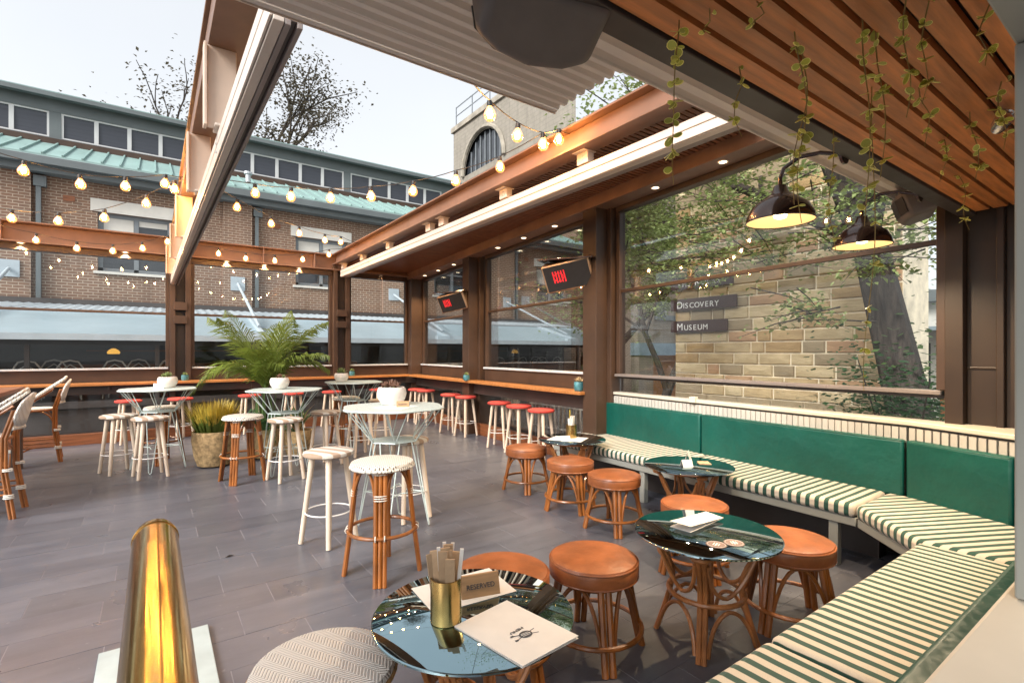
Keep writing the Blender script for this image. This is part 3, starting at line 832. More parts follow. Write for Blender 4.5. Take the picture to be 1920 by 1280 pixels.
p = tag(rattan_stool('bar_stool', .76, .212, .25, 'woven_dot', True, .3), '', 'bar stool', 'rattan bar stools')
place(p, [(1.28, 3.32, .35, 'rattan bar stool with dotted white woven seat, nearest, before the potted high table'),
          (.86, 6.61, .25, 'rattan bar stool with white woven seat beside the yellow grass planter'),
          (.11, 8.32, .6, 'rattan bar stool tucked behind the left high wire table'),
          (2.6, 8.36, .2, 'rattan bar stool behind the far high wire table near the back windows')])
p = tag(rattan_stool('low_stool', .47, .225, .25, 'leather', False, .12), '', 'stool', 'tan leather rattan stools')
place(p, [(3.33, 4.40, .2, 'tan leather rattan stool farthest from the viewer, beside the red bar stools'),
          (3.27, 3.62, .5, 'second farthest tan leather rattan stool, in the row along the striped bench'),
          (3.2, 2.99, .1, 'third tan leather rattan stool in the row, left of the middle glass table'),
          (3.04, 2.1, .4, 'tan leather stool half hidden behind the glass table with coasters'),
          (2.89, 1.39, .75, 'tan leather stool between the coaster table and the bench corner'),
          (1.83, 1.85, .3, 'large tan leather rattan stool right of the nearest glass table'),
          (1.36, 1.99, .9, 'tan leather stool with only its seat top showing behind the reserved sign')])
p = tag(rattan_stool('low_stool', .48, .23, .25, 'woven_chevron', False, .12), '', 'stool')
place(p, [(.46, 1.71, .5, 'rattan stool with white herringbone woven seat at the bottom edge')])
p = tag(pale_stool('bar_stool', .72, .195, 'stripe_seat'), '', 'bar stool', 'pale wooden bar stools with striped seats')
place(p, [(1.14, 4.1, .5, 'pale wooden bar stool with beige striped seat left of the nearest rattan bar stool'),
          (1.88, 4.27, .2, 'striped pale wooden bar stool seen through the legs of the nearest wire table'),
          (-.34, 7.92, .4, 'leftmost striped pale wooden bar stool, at the left wire table'),
          (-.02, 7.45, .2, 'striped pale wooden bar stool in front of the left wire table'),
          (1.27, 6.36, .3, 'striped pale wooden bar stool in front of the middle wire table'),
          (1.86, 6.85, .6, 'striped pale wooden bar stool right of the middle wire table'),
          (2.45, 7.22, .1, 'striped pale wooden bar stool in front of the far wire table'),
          (3.03, 7.95, .9, 'striped pale wooden bar stool right of the far wire table')])
p = tag(pale_stool('bar_stool', .71, .19, 'red_fabric'), '', 'bar stool', 'red topped stools along the bar shelf')
place(p, [(4.36, 5.42, .3, 'nearest red topped bar stool under the right end of the bar shelf'),
          (4.42, 6.02, .1, 'red topped bar stool, second from the near end of the right shelf'),
          (4.46, 6.6, .6, 'red topped bar stool, third from the near end of the right shelf'),
          (4.55, 7.8, .2, 'red topped bar stool under the shelf just before the second pillar'),
          (4.55, 8.36, .5, 'red topped bar stool under the shelf just beyond the second pillar'),
          (4.62, 9.55, .4, 'red topped bar stool beside the far corner, nearer of the pair'),
          (4.6, 9.95, .1, 'red topped bar stool deepest in the far corner'),
          (-.32, 10.35, .3, 'leftmost red topped bar stool at the back shelf'),
          (.39, 10.35, .5, 'red topped bar stool at the back shelf, right of the left wire table'),
          (1.46, 10.4, .2, 'red topped bar stool at the back shelf behind the palm'),
          (2.22, 10.4, .4, 'red topped bar stool at the back shelf right of the palm'),
          (2.94, 10.38, .7, 'red topped bar stool at the back shelf left of the far wire table'),
          (3.92, 10.4, .3, 'red topped bar stool at the back shelf behind the potted high table')])

# ------------------------------------------------------------------ high wire tables
def wire_table():
    root = empty('high_table'); h = 1.03; rt_ = .44; rw = .2; zw = .74
    def rr(a, r): return r * (1 - .045 * (1 - math.cos(6 * a)) / 2 * 2)
    N = 48
    top = MB()
    v = [(rr(2 * PI * k / N, rt_) * math.cos(2 * PI * k / N), rr(2 * PI * k / N, rt_) * math.sin(2 * PI * k / N)) for k in range(N)]
    top.prism(v, h - .006, h)
    t = top.build('top', 'sage_mesh', root)
    MB().tube([(x, y, h - .008) for x, y in v], .008, 7, close=True).build('rim', 'sage_metal', t, smooth=True)
    wv = [(rw * math.cos(k * PI / 3), rw * math.sin(k * PI / 3)) for k in range(6)]
    w = MB().prism(wv, zw - .003, zw + .003).build('waist_plate', 'sage_mesh', root)
    MB().tube([(x, y, zw) for x, y in wv], .006, 6, close=True).build('rim', 'sage_metal', w, smooth=True)
    for k in range(6):
        a = k * PI / 3
        for da in (-.2, .2):
            MB().tube([(rw * math.cos(a), rw * math.sin(a), zw), (rt_ * .93 * math.cos(a + da), rt_ * .93 * math.sin(a + da), h - .012)], .0052, 6).build('wire', 'sage_metal', root, smooth=True)
    for k in range(4):
        a = PI / 4 + k * PI / 2
        f = Vector((.3 * math.cos(a), .3 * math.sin(a), .008))
        m = MB()
        pts = []
        for s in (-1, 1):
            b = a + s * .45
            pts.append((rw * .92 * math.cos(b), rw * .92 * math.sin(b), zw))
        p0, p1 = Vector(pts[0]), Vector(pts[1])
        d = (p1 - p0).normalized()
        m.tube([p0, f - d * .014 + Vector((0, 0, .012)), f, f + d * .014 + Vector((0, 0, .012)), p1], .0058, 6)
        m.build('leg', 'sage_metal', root, smooth=True)
    z = .3; r = .2 + .1 * (1 - z / zw)
    c = [(r * math.cos(PI / 4 + k * PI / 2), r * math.sin(PI / 4 + k * PI / 2), z) for k in range(4)]
    m = MB()
    for k in range(4):
        a, b = Vector(c[k]), Vector(c[(k + 1) % 4])
        mid = (a + b) * .5 * .55; mid.z = z
        m.tube([a, mid, b], .005, 6)
    m.build('brace', 'sage_metal', root, smooth=True)
    return root
def mesh_material():
    m, nt, b = base('sage_mesh')
    tc = nd(nt, 'ShaderNodeTexCoord').outputs['Object']
    sp = nd(nt, 'ShaderNodeSeparateXYZ'); nt.links.new(tc, sp.inputs[0])
    s = 300.
    h = mth(nt, 'MULTIPLY', mth(nt, 'SINE', mth(nt, 'MULTIPLY', mth(nt, 'ADD', sp.outputs[0], sp.outputs[1]), s)), mth(nt, 'SINE', mth(nt, 'MULTIPLY', mth(nt, 'SUBTRACT', sp.outputs[0], sp.outputs[1]), s)))
    f = mth(nt, 'GREATER_THAN', h, .45)
    nt.links.new(rgb(nt, f, (.52, .6, .57), (.2, .25, .24)), b.inputs['Base Color'])
    b.inputs['Roughness'].default_value = .45
    bump(nt, b, h, .3, .003)
mesh_material()
p = tag(wire_table(), '', 'high table', 'high wire tables')
TABS = [(1.69, 4.12), (.06, 7.85), (1.35, 6.78), (2.57, 7.88)]
place(p, [(*TABS[0], .2, 'nearest high wire table in pale sage metal with a white bowl and wooden sign'),
          (*TABS[1], .5, 'leftmost high wire table in pale sage metal'),
          (*TABS[2], .1, 'high wire table in front of the palm'),
          (*TABS[3], .4, 'farthest high wire table, before the back windows')])

# ------------------------------------------------------------------ low glass tables on rattan bases
def glass_table():
    root = empty('low_table'); h = .56; rt_ = .36
    MB().lathe([(rt_ - .004, h - .012), (rt_, h - .009), (rt_, h - .003), (rt_ - .004, h), (0, h)], 64).build('glass_top', 'black_glass', root, smooth=True)
    for q in range(4):
        a = q * PI / 2 + .4
        u = Vector((math.cos(a), math.sin(a), 0)); w = Vector((-u.y, u.x, 0))
        m = MB()
        for s in (-1, 1):
            o = w * (s * .0125)
            pts = bez(u * .275 + o + Vector((0, 0, h - .03)), u * .15 + o + Vector((0, 0, .36)), u * .17 + o + Vector((0, 0, .27)), 7)[:-1] + bez(u * .17 + o + Vector((0, 0, .27)), u * .19 + o + Vector((0, 0, .18)), u * .25 + o, 6)
            m.tube(pts, .0135, 7)
        lg = m.build('leg', 'rattan_pale', root, smooth=True)
        MB().tube([u * .27 + w * (.036 * math.cos(k)) + u * (.02 * math.sin(k)) + Vector((0, 0, h - .05)) for k in [i * PI / 5 for i in range(10)]], .012, 6, close=True).build('binding', 'rattan_pale', lg, smooth=True)
        a2 = a + PI / 2; u2 = Vector((math.cos(a2), math.sin(a2), 0)); w2 = Vector((-u2.y, u2.x, 0))
        m = MB()
        p0 = u * .235 + w * .03 + Vector((0, 0, h - .09)); p3 = u2 * .235 - w2 * .03 + Vector((0, 0, h - .09)); mm = (u + u2) * .105 + Vector((0, 0, .275))
        m.tube(bez(p0, u * .17 + w * .035 + Vector((0, 0, .29)), mm, 7)[:-1] + bez(mm, u2 * .17 - w2 * .035 + Vector((0, 0, .29)), p3, 7), .0105, 7)
        p0 = u * .235 + w * .03 + Vector((0, 0, .03)); p3 = u2 * .235 - w2 * .03 + Vector((0, 0, .03)); mm = (u + u2) * .115 + Vector((0, 0, .215))
        m.tube(bez(p0, u * .19 + w * .04 + Vector((0, 0, .2)), mm, 7)[:-1] + bez(mm, u2 * .19 - w2 * .04 + Vector((0, 0, .2)), p3, 7), .0105, 7)
        m.build('brace', 'rattan_pale', root, smooth=True)
    m = MB(); m.ring(.185, .013, .255, 32, 8)
    m.build('hoop', 'rattan_pale', root, smooth=True)
    MB().ring(.27, .013, h - .026, 36, 8).build('top_hoop', 'rattan_pale', root, smooth=True)
    return root
p = tag(glass_table(), '', 'low table', 'round black glass tables')
GT = [(.95, 1.57), (2.36, 1.56), (3.63, 2.56), (3.7, 4.07)]
place(p, [(*GT[0], .3, 'nearest round black glass table with the cutlery holder and menu'),
          (*GT[1], .1, 'round black glass table with two coasters, second nearest'),
          (*GT[2], .6, 'round black glass table in the middle of the long striped bench'),
          (*GT[3], .9, 'farthest round black glass table, at the end of the long bench')])

# ------------------------------------------------------------------ left side: dark high table and two bistro chairs
t = empty('high_table', (-1.95, 7.7, 0)); tag(t, 'dark legged high table with timber top at the left edge', 'high table')
for i in range(4):
    o = slab('top_board', 'shelf_wood', t, -.6 + i * .3, -.304 + i * .3, -1.35, 1.3, 1.0, 1.045, bevel=.004)
    o.data.materials[0] = MATS['skirt_wood']
slab('apron', 'steel_dark', t, -.57, .57, -1.3, 1.25, .93, .999)
for sx in (-1, 1):
    for sy in (-1, 1): slab('leg', 'grey_brown' if 'grey_brown' in MATS else 'steel', t, sx * .54 - .05, sx * .54 + .05, sy * 1.22 - .05, sy * 1.22 + .05, 0, .928, bevel=.004)
def bistro_chair():
    root = empty('bar_chair')
    h = .72
    MB().prism([(.2 * math.cos(a) * (1.05 if math.cos(a) > 0 else 1), .21 * math.sin(a)) for a in [i * PI / 14 for i in range(28)]], h - .02, h + .012).build('seat', 'woven_plain', root, bevel=.008)
    MB().tube([(.21 * math.cos(a), .22 * math.sin(a), h - .012) for a in [i * PI / 14 for i in range(28)]], .014, 7, close=True).build('seat_hoop', 'rattan', root, smooth=True)
    # back posts: front legs rise to the arm line, rear legs lean back to the top
    for s in (-1, 1):
        m = MB()
        for o in (-.013, .013):
            m.tube([(.17 + o, s * .17, h), (.19 + o, s * .185, h * .5), (.22 + o, s * .21, 0)], .0145, 7)
        lg = m.build('leg', 'rattan', root, smooth=True)
        m = MB()
        for o in (-.013, .013):
            m.tube([(-.26 + o, s * .21, 0), (-.2 + o, s * .19, h * .6), (-.2 + o, s * .185, h), (-.27 + o, s * .17, h + .25)], .0145, 7)
        lg2 = m.build('leg', 'rattan', root, smooth=True)
        for q, lx, f in ((lg, .19, 1), (lg2, -.215, -1)):
            b = MB()
            for z in (h * .62, h * .6, h * .3, h * .28, h * .26):
                xx = lx + f * .04 * (1 - z / h) * .6
                b.tube([(xx + .034 * math.cos(k), s * (.19 + .012 * (1 - z / h)) + .02 * math.sin(k), z) for k in [i * PI / 5 for i in range(10)]], .006, 5, close=True)
            b.build('binding', 'binding', q, smooth=True)['kind'] = 'stuff'
        # curved brace and stretchers
        m = MB()
        m.tube(bez((.2, s * .19, h * .66), (.17, s * .19, h * .95), (.02, s * .2, h - .02), 8), .0105, 7)
        m.tube(bez((-.2, s * .19, h * .66), (-.17, s * .19, h * .95), (-.02, s * .2, h - .02), 8), .0105, 7)
        m.tube([(.2, s * .2, .27), (-.225, s * .2, .27)], .011, 7)
        m.tube([(.2, s * .2, .22), (-.225, s * .2, .22)], .011, 7)
        m.tube(bez((.21, s * .2, .02), (.15, s * .2, .2), (0, s * .2, .22), 7), .0105, 7)
        m.build('brace', 'rattan', root, smooth=True)
        # sloping arm from the seat front up to the crest
        m = MB()
        m.tube([(.2, s * .2, h + .01), (.05, s * .225, h + .12), (-.15, s * .22, h + .28), (-.3, s * .14, h + .4), (-.32, 0, h + .43)], .016, 8)
        m.build('arm_rail', 'woven_dot', root, smooth=True)
        MB().tube([(.12, s * .2, h + .03), (-.18, s * .2, h + .26)], .013, 7).build('arm_stay', 'rattan', root, smooth=True)
    m = MB(); n = 10
    v = []; f = []
    for j in range(5):
        for i in range(n + 1):
            a = -1 + 2 * i / n; w = .17 + .02 * math.sin(j / 4 * PI)
            zz = h + .1 + (.3 * j / 4) * (1 - .25 * a * a * (j / 4))
            v.append((-.235 - .075 * j / 4 - .05 * (1 - a * a), a * w, zz))
    for j in range(4):
        for i in range(n): f.append((j * (n + 1) + i, j * (n + 1) + i + 1, (j + 1) * (n + 1) + i + 1, (j + 1) * (n + 1) + i))
    o = m.add(v, f).build('backrest', 'woven_plain', root, smooth=True)
    sm = o.modifiers.new('thick', 'SOLIDIFY'); sm.thickness = .018
    MB().tube([(-.245, -.18, h + .09), (-.29, 0, h + .085), (-.245, .18, h + .09)], .022, 8).build('lumbar_roll', 'binding', root, smooth=True)
    m = MB(); m.ring(.245, .011, .25, 4, 6, a0=-PI / 4 + .0, a1=-PI / 4 + 2 * PI)
    return root
p = tag(bistro_chair(), '', 'bar chair', 'rattan bistro bar chairs')
place(p, [(-1.3, 9.35, PI + .1, 'rattan bistro bar chair with white woven back, beyond the dark table leg'),
          (-1.27, 6.5, PI - .05, 'rattan bistro bar chair cut by the left edge, nearer of the two')])

# ------------------------------------------------------------------ brass rail in the foreground
br = empty('brass_handrail', (.005, .6, 0)); tag(br, 'polished brass handrail pointing away at the bottom left', 'handrail')
mb = MB()
mb.tube([(0, -.9, 1.105), (0, .70, 1.105), (0, .725, 1.105), (0, .733, 1.105)], [.04, .04, .037, .028], 48)
mb.build('rail', 'brass', br, smooth=True)
o = MB().ring(.0402, .0012, 0, 40, 5).build('end_seam', 'brass_dark', br, smooth=True); o.location = (0, .69, 1.105)
o.rotation_euler = (PI / 2, 0, 0)
MB().tube([(0, .3, .012), (0, .3, 1.08)], .02, 16).build('support_post', 'brass_dark', br, smooth=True)
MB().lathe([(.06, 0), (.06, .008), (.055, .012), (0, .012)], 28).build('base_flange', 'brass_dark', br, smooth=True).location = (0, .3, 0)
fp = slab('floor_plate', 'steel_plate', None, -.215, .245, 2.35, 3.19, .001, .022, bevel=.003)
tag(fp, 'pale flat steel plate on the floor below the brass handrail', 'floor plate')
tag(MB().add([(-.03, -.012, .004), (.0, -.014, .012), (.035, 0, .006), (.0, .014, .01), (0, 0, .002)], [(0, 1, 4), (1, 2, 4), (2, 3, 4), (3, 0, 4)]).build('fallen_leaf', 'bark'), 'single dry brown leaf lying on the tiles', 'leaf').location = (.458, 4.207, 0)

# ------------------------------------------------------------------ things on the tables
def sheet(name, m, label, cat, pts, z, th=.003, group=None, bevel=0):
    cx = sum(p[0] for p in pts) / 4; cy = sum(p[1] for p in pts) / 4
    o = MB().prism([(x - cx, y - cy) for x, y in pts], 0, th).build(name, m); o.location = (cx, cy, z)
    return tag(o, label, cat, group)
Z = .561
sheet('paper_placemat', 'paper', 'white printed sheet under the reserved sign on the nearest table', 'paper', [(.835, 1.86), (.82, 1.63), (1.164, 1.6), (1.19, 1.84)], Z, .001)
mn = empty('menu', (.99, 1.372, Z)); tag(mn, 'white folded menu with a dark round emblem on the nearest glass table', 'menu')
q = [(.838, 1.514), (.894, 1.199), (1.137, 1.218), (1.085, 1.555)]
q = [(x - .99, y - 1.372) for x, y in q]
MB().prism(q, 0, .0015).build('back_leaf', 'paper', mn)
MB().hexa([(*q[0], .003), (*q[1], .006), (*q[2], .008), (*q[3], .004)], [(*q[0], .0045), (*q[1], .0075), (*q[2], .0095), (*q[3], .0055)]).build('front_leaf', 'paper', mn)
a = math.atan2(q[2][1] - q[1][1], q[2][0] - q[1][0])
text('MENU', .017, 'ink', mn, (.0, -.01, .0085), (0, .0, a + PI + .1), .0004, 'CENTER', 1.25)
em = empty('emblem_anchor', (.012, -.045, .0088), a, mn); bpy.data.objects.remove(em)
e = MB().lathe([(.022, 0), (.022, .0005), (0, .0005)], 32).build('emblem', 'ink', mn); e.location = (.012, -.045, .0085); e.scale = (1.1, .85, 1)
for s in (-1, 1):
    b = MB(); b.tube([(-.04, -.016 * s, 0), (.04, .016 * s, 0)], .0011, 5); b.box(-.046, -.036, -.016 * s - .004, -.016 * s + .004, -.0006, .0006)
    b.build('crossed_oar', 'ink', e)
b = MB().box(-.017, .017, -.0015, .0015, .0006, .0011); b.box(-.014, .014, .006, .008, .0006, .0011); b.box(-.014, .014, -.009, -.007, .0006, .0011); b.build('emblem_band', 'paper', e)

def reserved(loc, rz, label, s=1.):
    o = empty('reserved_sign', loc, rz); tag(o, label, 'sign', 'wooden reserved signs'); o.scale = (s, s, s)
    MB().add([(-.055, -.012, 0), (.055, -.012, 0), (.055, .03, 0), (-.055, .03, 0), (-.055, .006, .055), (.055, .006, .055), (.055, .014, .055), (-.055, .014, .055)], [(0, 3, 2, 1), (4, 5, 6, 7), (0, 1, 5, 4), (1, 2, 6, 5), (2, 3, 7, 6), (3, 0, 4, 7)]).build('block', 'sign_wood', o, bevel=.0015)
    text('RESERVED', .0185, 'ink', o, (0, -.0045, .0265), (R(72), 0, 0), .0006, 'CENTER', .98)
    return o
reserved((1.03, 1.655, Z + .001), -.25, 'wooden reserved sign beside the brass cutlery holder', 1.4)
reserved((1.72, 4.0, 1.031), -.5, 'wooden reserved sign on the nearest high wire table', .95)

ho = empty('cutlery_holder', (.836, 1.57, Z)); ho.scale = (1.5, 1.5, 1.55); tag(ho, 'brass cup holding paper wrapped cutlery on the nearest glass table', 'cutlery holder')
MB().lathe([(.034, 0), (.036, .002), (.036, .098), (.033, .098), (.033, .004), (0, .004)], 40).build('cup', 'brass_dark', ho, smooth=True)
sl = MB().box(-.011, .011, -.003, .003, 0, .15).mesh('paper_sleeve', 'paper_kraft')
for i in range(13):
    aa = random.uniform(0, 2 * PI); r = random.uniform(.0, .02)
    link('paper_sleeve', sl, ho, (r * math.cos(aa), r * math.sin(aa), .008), (math.sin(aa) * -.16 * r / .02, math.cos(aa) * .16 * r / .02, random.uniform(-.5, .5) - .5), scale=(1, 1, random.uniform(.92, 1.08)))
cd_ = MB().box(-.004, .004, -.003, .003, .0, .158).mesh('napkin', 'paper')
for i in range(4): link('napkin', cd_, ho, (random.uniform(-.018, .018), random.uniform(-.018, .018), .008), (random.uniform(-.1, .1), random.uniform(-.1, .1), -.4))

def coaster(x, y, rz, label, z=Z):
    o = empty('coaster', (x, y, z), rz); tag(o, label, 'coaster', 'round grey coasters')
    MB().lathe([(.047, 0), (.048, .001), (.047, .0022), (0, .0022)], 36).build('disc', 'coaster_grey', o)
    b = MB().box(-.02, .02, -.004, .004, .0022, .0027)
    for s in (-1, 1): b.box(-.017, .017, s * .012 - .0025, s * .012 + .0025, .0022, .0027)
    b.build('print', 'paper', o)
    m = MB(); m.ring(.041, .0009, .0023, 36, 4); m.build('print_ring', 'paper', o)
mat('coaster_grey', (.26, .19, .17), .8, .0, .15, 30.)
coaster(2.235, 1.42, .3, 'left of two round grey coasters on the second nearest glass table')
coaster(2.325, 1.382, .9, 'right of two round grey coasters on the second nearest glass table', Z + .0)
coaster(.9, 1.475, .4, 'round grey coaster half under the menu on the nearest table')
def folded(pts, loc, label, gap=.03):
    cx = sum(p[0] for p in pts) / 4; cy = sum(p[1] for p in pts) / 4
    q = [(x - cx, y - cy) for x, y in pts]
    o = empty('menu', (cx, cy, loc)); tag(o, label, 'menu')
    MB().prism(q, 0, .0015).build('back_leaf', 'paper', o)
    MB().hexa([(*q[0], .002), (*q[1], gap), (*q[2], gap), (*q[3], .002)], [(*q[0], .0035), (*q[1], gap + .0015), (*q[2], gap + .0015), (*q[3], .0035)]).build('front_leaf', 'paper', o)
    return o
folded([(2.641, 1.744), (2.263, 1.712), (2.274, 1.591), (2.624, 1.622)][::1], Z, 'half open white menu on the glass table with two coasters')
def tent(x, y, z, rz, w, h, label, m='paper'):
    o = empty('tent_card', (x, y, z), rz); tag(o, label, 'card')
    MB().hexa([(-w, -.03, 0), (w, -.03, 0), (w, -.0285, 0), (-w, -.0285, 0)], [(-w, -.001, h), (w, -.001, h), (w, .0005, h), (-w, .0005, h)]).build('front_face', m, o)
    MB().hexa([(-w, .0285, 0), (w, .0285, 0), (w, .03, 0), (-w, .03, 0)], [(-w, .0006, h), (w, .0006, h), (w, .002, h), (-w, .002, h)]).build('back_face', m, o)
    return o
tent(3.56, 2.53, Z, -.4, .045, .055, 'small white tent card on the middle glass table')
tent(3.68, 2.6, Z, .5, .05, .1, 'tall folded leaflet leaning behind the small tent card', 'paper')
sheet('leaflet', 'paper_kraft', 'buff leaflet lying beside the tent cards on the middle glass table', 'leaflet', [(3.72, 2.52), (3.79, 2.45), (3.87, 2.54), (3.8, 2.6)], Z, .002)
sheet('paper_placemat', 'paper', 'white sheets spread on the farthest glass table', 'paper', [(3.42, 4.16), (3.62, 3.84), (3.86, 3.98), (3.66, 4.28)], Z, .003)
tent(3.56, 4.02, Z + .003, -.6, .05, .045, 'low cream card on the farthest glass table')
ho = empty('napkin_holder', (3.72, 4.1, Z + .003)); tag(ho, 'brass cup stuffed with white napkins on the farthest glass table', 'napkin holder')
MB().lathe([(.05, 0), (.058, .002), (.058, .14), (.054, .14), (.05, .004), (0, .004)], 32).build('cup', 'brass_dark', ho, smooth=True)
for i in range(7):
    slab('napkin', 'paper', ho, -.035, .035, -.03 + i * .009, -.024 + i * .009, .02, .22 + random.uniform(-.02, .02)).rotation_euler = (random.uniform(-.15, .15), random.uniform(-.12, .12), .5)
MB().tube([(-.01, .01, .1), (-.012, .012, .3)], .006, 6).build('straw', 'leaf_yellow', ho)
sheet('paper_placemat', 'paper', 'white sheet on the nearest high wire table', 'paper', [(1.5, 4.06), (1.66, 3.86), (1.88, 4.02), (1.72, 4.2)], 1.031, .002)
o = slab('price_card', 'paper', None, -.055, .055, -.002, .002, 0, .075, bevel=.001); o.location = (.06, 7.63, 1.07); o.rotation_euler = (-.12, 0, -.35)
tag(o, 'white standing card on the leftmost high wire table', 'card')

# ------------------------------------------------------------------ potted succulents
def rosette(n, r, h, m_, parent, z, spread=1., name='leaf', cx=0, cy=0):
    me = MB().add([(0, 0, 0), (-.22, .35, .12), (0, 1, .42), (.22, .35, .12), (0, .4, -.02)], [(0, 1, 4), (0, 4, 3), (1, 2, 4), (4, 2, 3), (0, 3, 2, 1)]).mesh('leaf', m_)
    for i in range(n):
        a = i * 2.399; t = i / n
        rr = r * (1 - .6 * t)
        link(name, me, parent, (cx + math.cos(a) * spread * .3 * r * (1 - t), cy + math.sin(a) * spread * .3 * r * (1 - t), z + h * t * .35), (R(55) * t, 0, a), scale=(rr, rr, rr * (1 + t)))
def pot(name, label, loc, prof, m_, plant, cat='potted plant', group=None, n=22):
    o = empty(name, loc); tag(o, label, cat, group)
    MB().lathe(prof, 32).build('pot', m_, o, smooth=True)
    rim = prof[-3][0] if len(prof) > 3 else .05
    zt = max(p[1] for p in prof)
    MB().lathe([(rim * .9, zt - .012), (rim * .5, zt - .008), (0, zt - .006)], 20).build('soil', 'soil', o)
    for m2, cx, cy, r, k in plant:
        e = MB().lathe([(.006, zt - .01), (.004, zt + .01)], 6, cx, cy).build('stem', 'succulent', o)
        e.location = (0, 0, 0)
        me_parent = e
        rosette(k, r, r, m2, o, zt - .002, cx=cx, cy=cy)
    return o
TP = [(.04, 0), (.05, .004), (.058, .03), (.058, .075), (.052, .1), (.046, .1), (.048, .07), (0, .07)]
pot('succulent_pot', 'teal ceramic pot with a pale round succulent on the back shelf by the left pillar', (.47, 10.66, .986), TP, 'teal_ceramic', [('succulent', 0, 0, .06, 20)], group='teal succulent pots on the bar shelf')
pot('succulent_pot', 'teal ceramic pot on the back shelf behind the far wire table', (3.44, 10.66, .986), TP, 'teal_ceramic', [('succulent', 0, 0, .07, 18)], group='teal succulent pots on the bar shelf')
pot('succulent_pot', 'teal ceramic pot with bright green succulent by the middle pillar on the right', (4.54, 7.76, .986), TP, 'teal_ceramic', [('succulent', 0, 0, .06, 22)], group='teal succulent pots on the bar shelf')
pot('succulent_pot', 'teal ceramic pot with tan succulent at the near end of the shelf', (4.54, 4.86, .986), [(r * 1.15, z * 1.2) for r, z in TP], 'teal_ceramic', [('succulent_tan', 0, 0, .075, 24), ('succulent_tan', .03, .02, .05, 14)], group='teal succulent pots on the bar shelf')
BP = [(.05, 0), (.075, .004), (.105, .05), (.115, .09), (.108, .125), (.098, .14), (.09, .138), (.098, .11), (0, .1)]
def scl(p, k): return [(r * k, z * k) for r, z in p]
pot('succulent_bowl', 'large white bowl of reddish succulents on the nearest high table', (1.72, 4.24, 1.031), scl(BP, 1.12), 'white_ceramic', [('succulent_red', 0, 0, .08, 20), ('succulent_red', .05, .03, .055, 16), ('succulent_red', -.05, .02, .06, 16), ('succulent_red', 0, -.05, .05, 14)], group='white succulent bowls')
pot('succulent_bowl', 'white bowl of green succulents on the leftmost high table', (.16, 7.95, 1.031), scl(BP, 1.0), 'white_ceramic', [('succulent', 0, 0, .08, 20), ('succulent', -.05, 0, .05, 12)], group='white succulent bowls')
pot('succulent_bowl', 'white bowl on the high table in front of the palm', (1.3, 6.85, 1.031), scl(BP, 1.0), 'white_ceramic', [('succulent_red', 0, 0, .06, 16), ('succulent', .04, 0, .05, 12)], group='white succulent bowls')
pot('succulent_bowl', 'white bowl with a pale rosette on the farthest high table', (2.4, 7.95, 1.031), scl(BP, .95), 'white_ceramic', [('succulent', 0, 0, .1, 24)], group='white succulent bowls')

# ------------------------------------------------------------------ floor planters
def planter(name, label, x, y, prof):
    o = empty(name, (x, y, 0)); tag(o, label, 'planter')
    MB().lathe(prof, 36).build('pot', 'stone_pot', o, smooth=True)
    return o
PP = [(.14, 0), (.19, .02), (.23, .15), (.255, .34), (.25, .46), (.232, .46), (.228, .42), (0, .41)]
yp = planter('grass_planter', 'rough tan stone pot of yellow tipped grassy plant', .66, 7.7, PP)
me = MB().add([(-.006, 0, 0), (.006, 0, 0), (.006, .03, .5), (0, .05, 1.), (-.006, .03, .5)], [(0, 1, 2, 4), (4, 2, 3)])
g1 = MB(); g2 = MB()
for i in range(1000):
    a = random.uniform(0, 2 * PI); r = .19 * math.sqrt(random.random()); h = random.uniform(.22, .46); ln = random.uniform(.0, .16) + r * .45
    x0, y0 = r * math.cos(a), r * math.sin(a); x1, y1 = x0 + ln * math.cos(a), y0 + ln * math.sin(a)
    px, py = -math.sin(a) * .008, math.cos(a) * .008
    zb = .41
    g1.add([(x0 - px, y0 - py, zb), (x0 + px, y0 + py, zb), ((x0 + x1) / 2 + px, (y0 + y1) / 2 + py, zb + h * .6), ((x0 + x1) / 2 - px, (y0 + y1) / 2 - py, zb + h * .6)], [(0, 1, 2, 3)])
    xm, ym = (x0 + x1) / 2, (y0 + y1) / 2
    g2.add([(xm - px, ym - py, zb + h * .6), (xm + px, ym + py, zb + h * .6), (x1, y1, zb + h)], [(0, 1, 2)])
o = g1.build('blades', 'leaf_palm', yp); o['kind'] = 'stuff'
o = g2.build('blade_tips', 'leaf_yellow', yp); o['kind'] = 'stuff'
def frond(parent, base_, az, L_, rise, droop, m_, w=.42, n=44, name='frond'):
    mb = MB(); pts = []
    u = Vector((math.cos(az), math.sin(az), 0)); side = Vector((-u.y, u.x, 0))
    for i in range(n + 1):
        t = i / n
        pts.append(Vector(base_) + u * (L_ * t * (.55 + .45 * t)) + Vector((0, 0, rise * t - droop * t * t * t)))
    mb.tube(pts[::2] + ([pts[-1]] if n % 2 else []), [.009 * (1 - .8 * i / (n / 2)) + .0015 for i in range(len(pts[::2]))] if n % 2 == 0 else .006, 5)
    for i in range(4, n + 1):
        t = i / n; lw = w * math.sin(PI * min(1, .12 + t * .86)) * random.uniform(.85, 1.1)
        tan = (pts[min(i + 1, n)] - pts[max(i - 1, 0)]).normalized()
        for s in (-1, 1):
            d = (side * s * .85 + tan * (.62 + .5 * t) + Vector((0, 0, .15 - .5 * random.random()))).normalized()
            p0 = pts[i]; tw = tan * .011
            p1 = p0 + d * lw * .55 + Vector((0, 0, .03)); p2 = p0 + d * lw + Vector((0, 0, -.05 * random.random() - .03))
            mb.add([p0 - tw * .6, p0 + tw * .6, p1 + tw, p1 - tw, p2], [(0, 1, 2, 3), (3, 2, 4)])
    return mb.build(name, m_, parent)
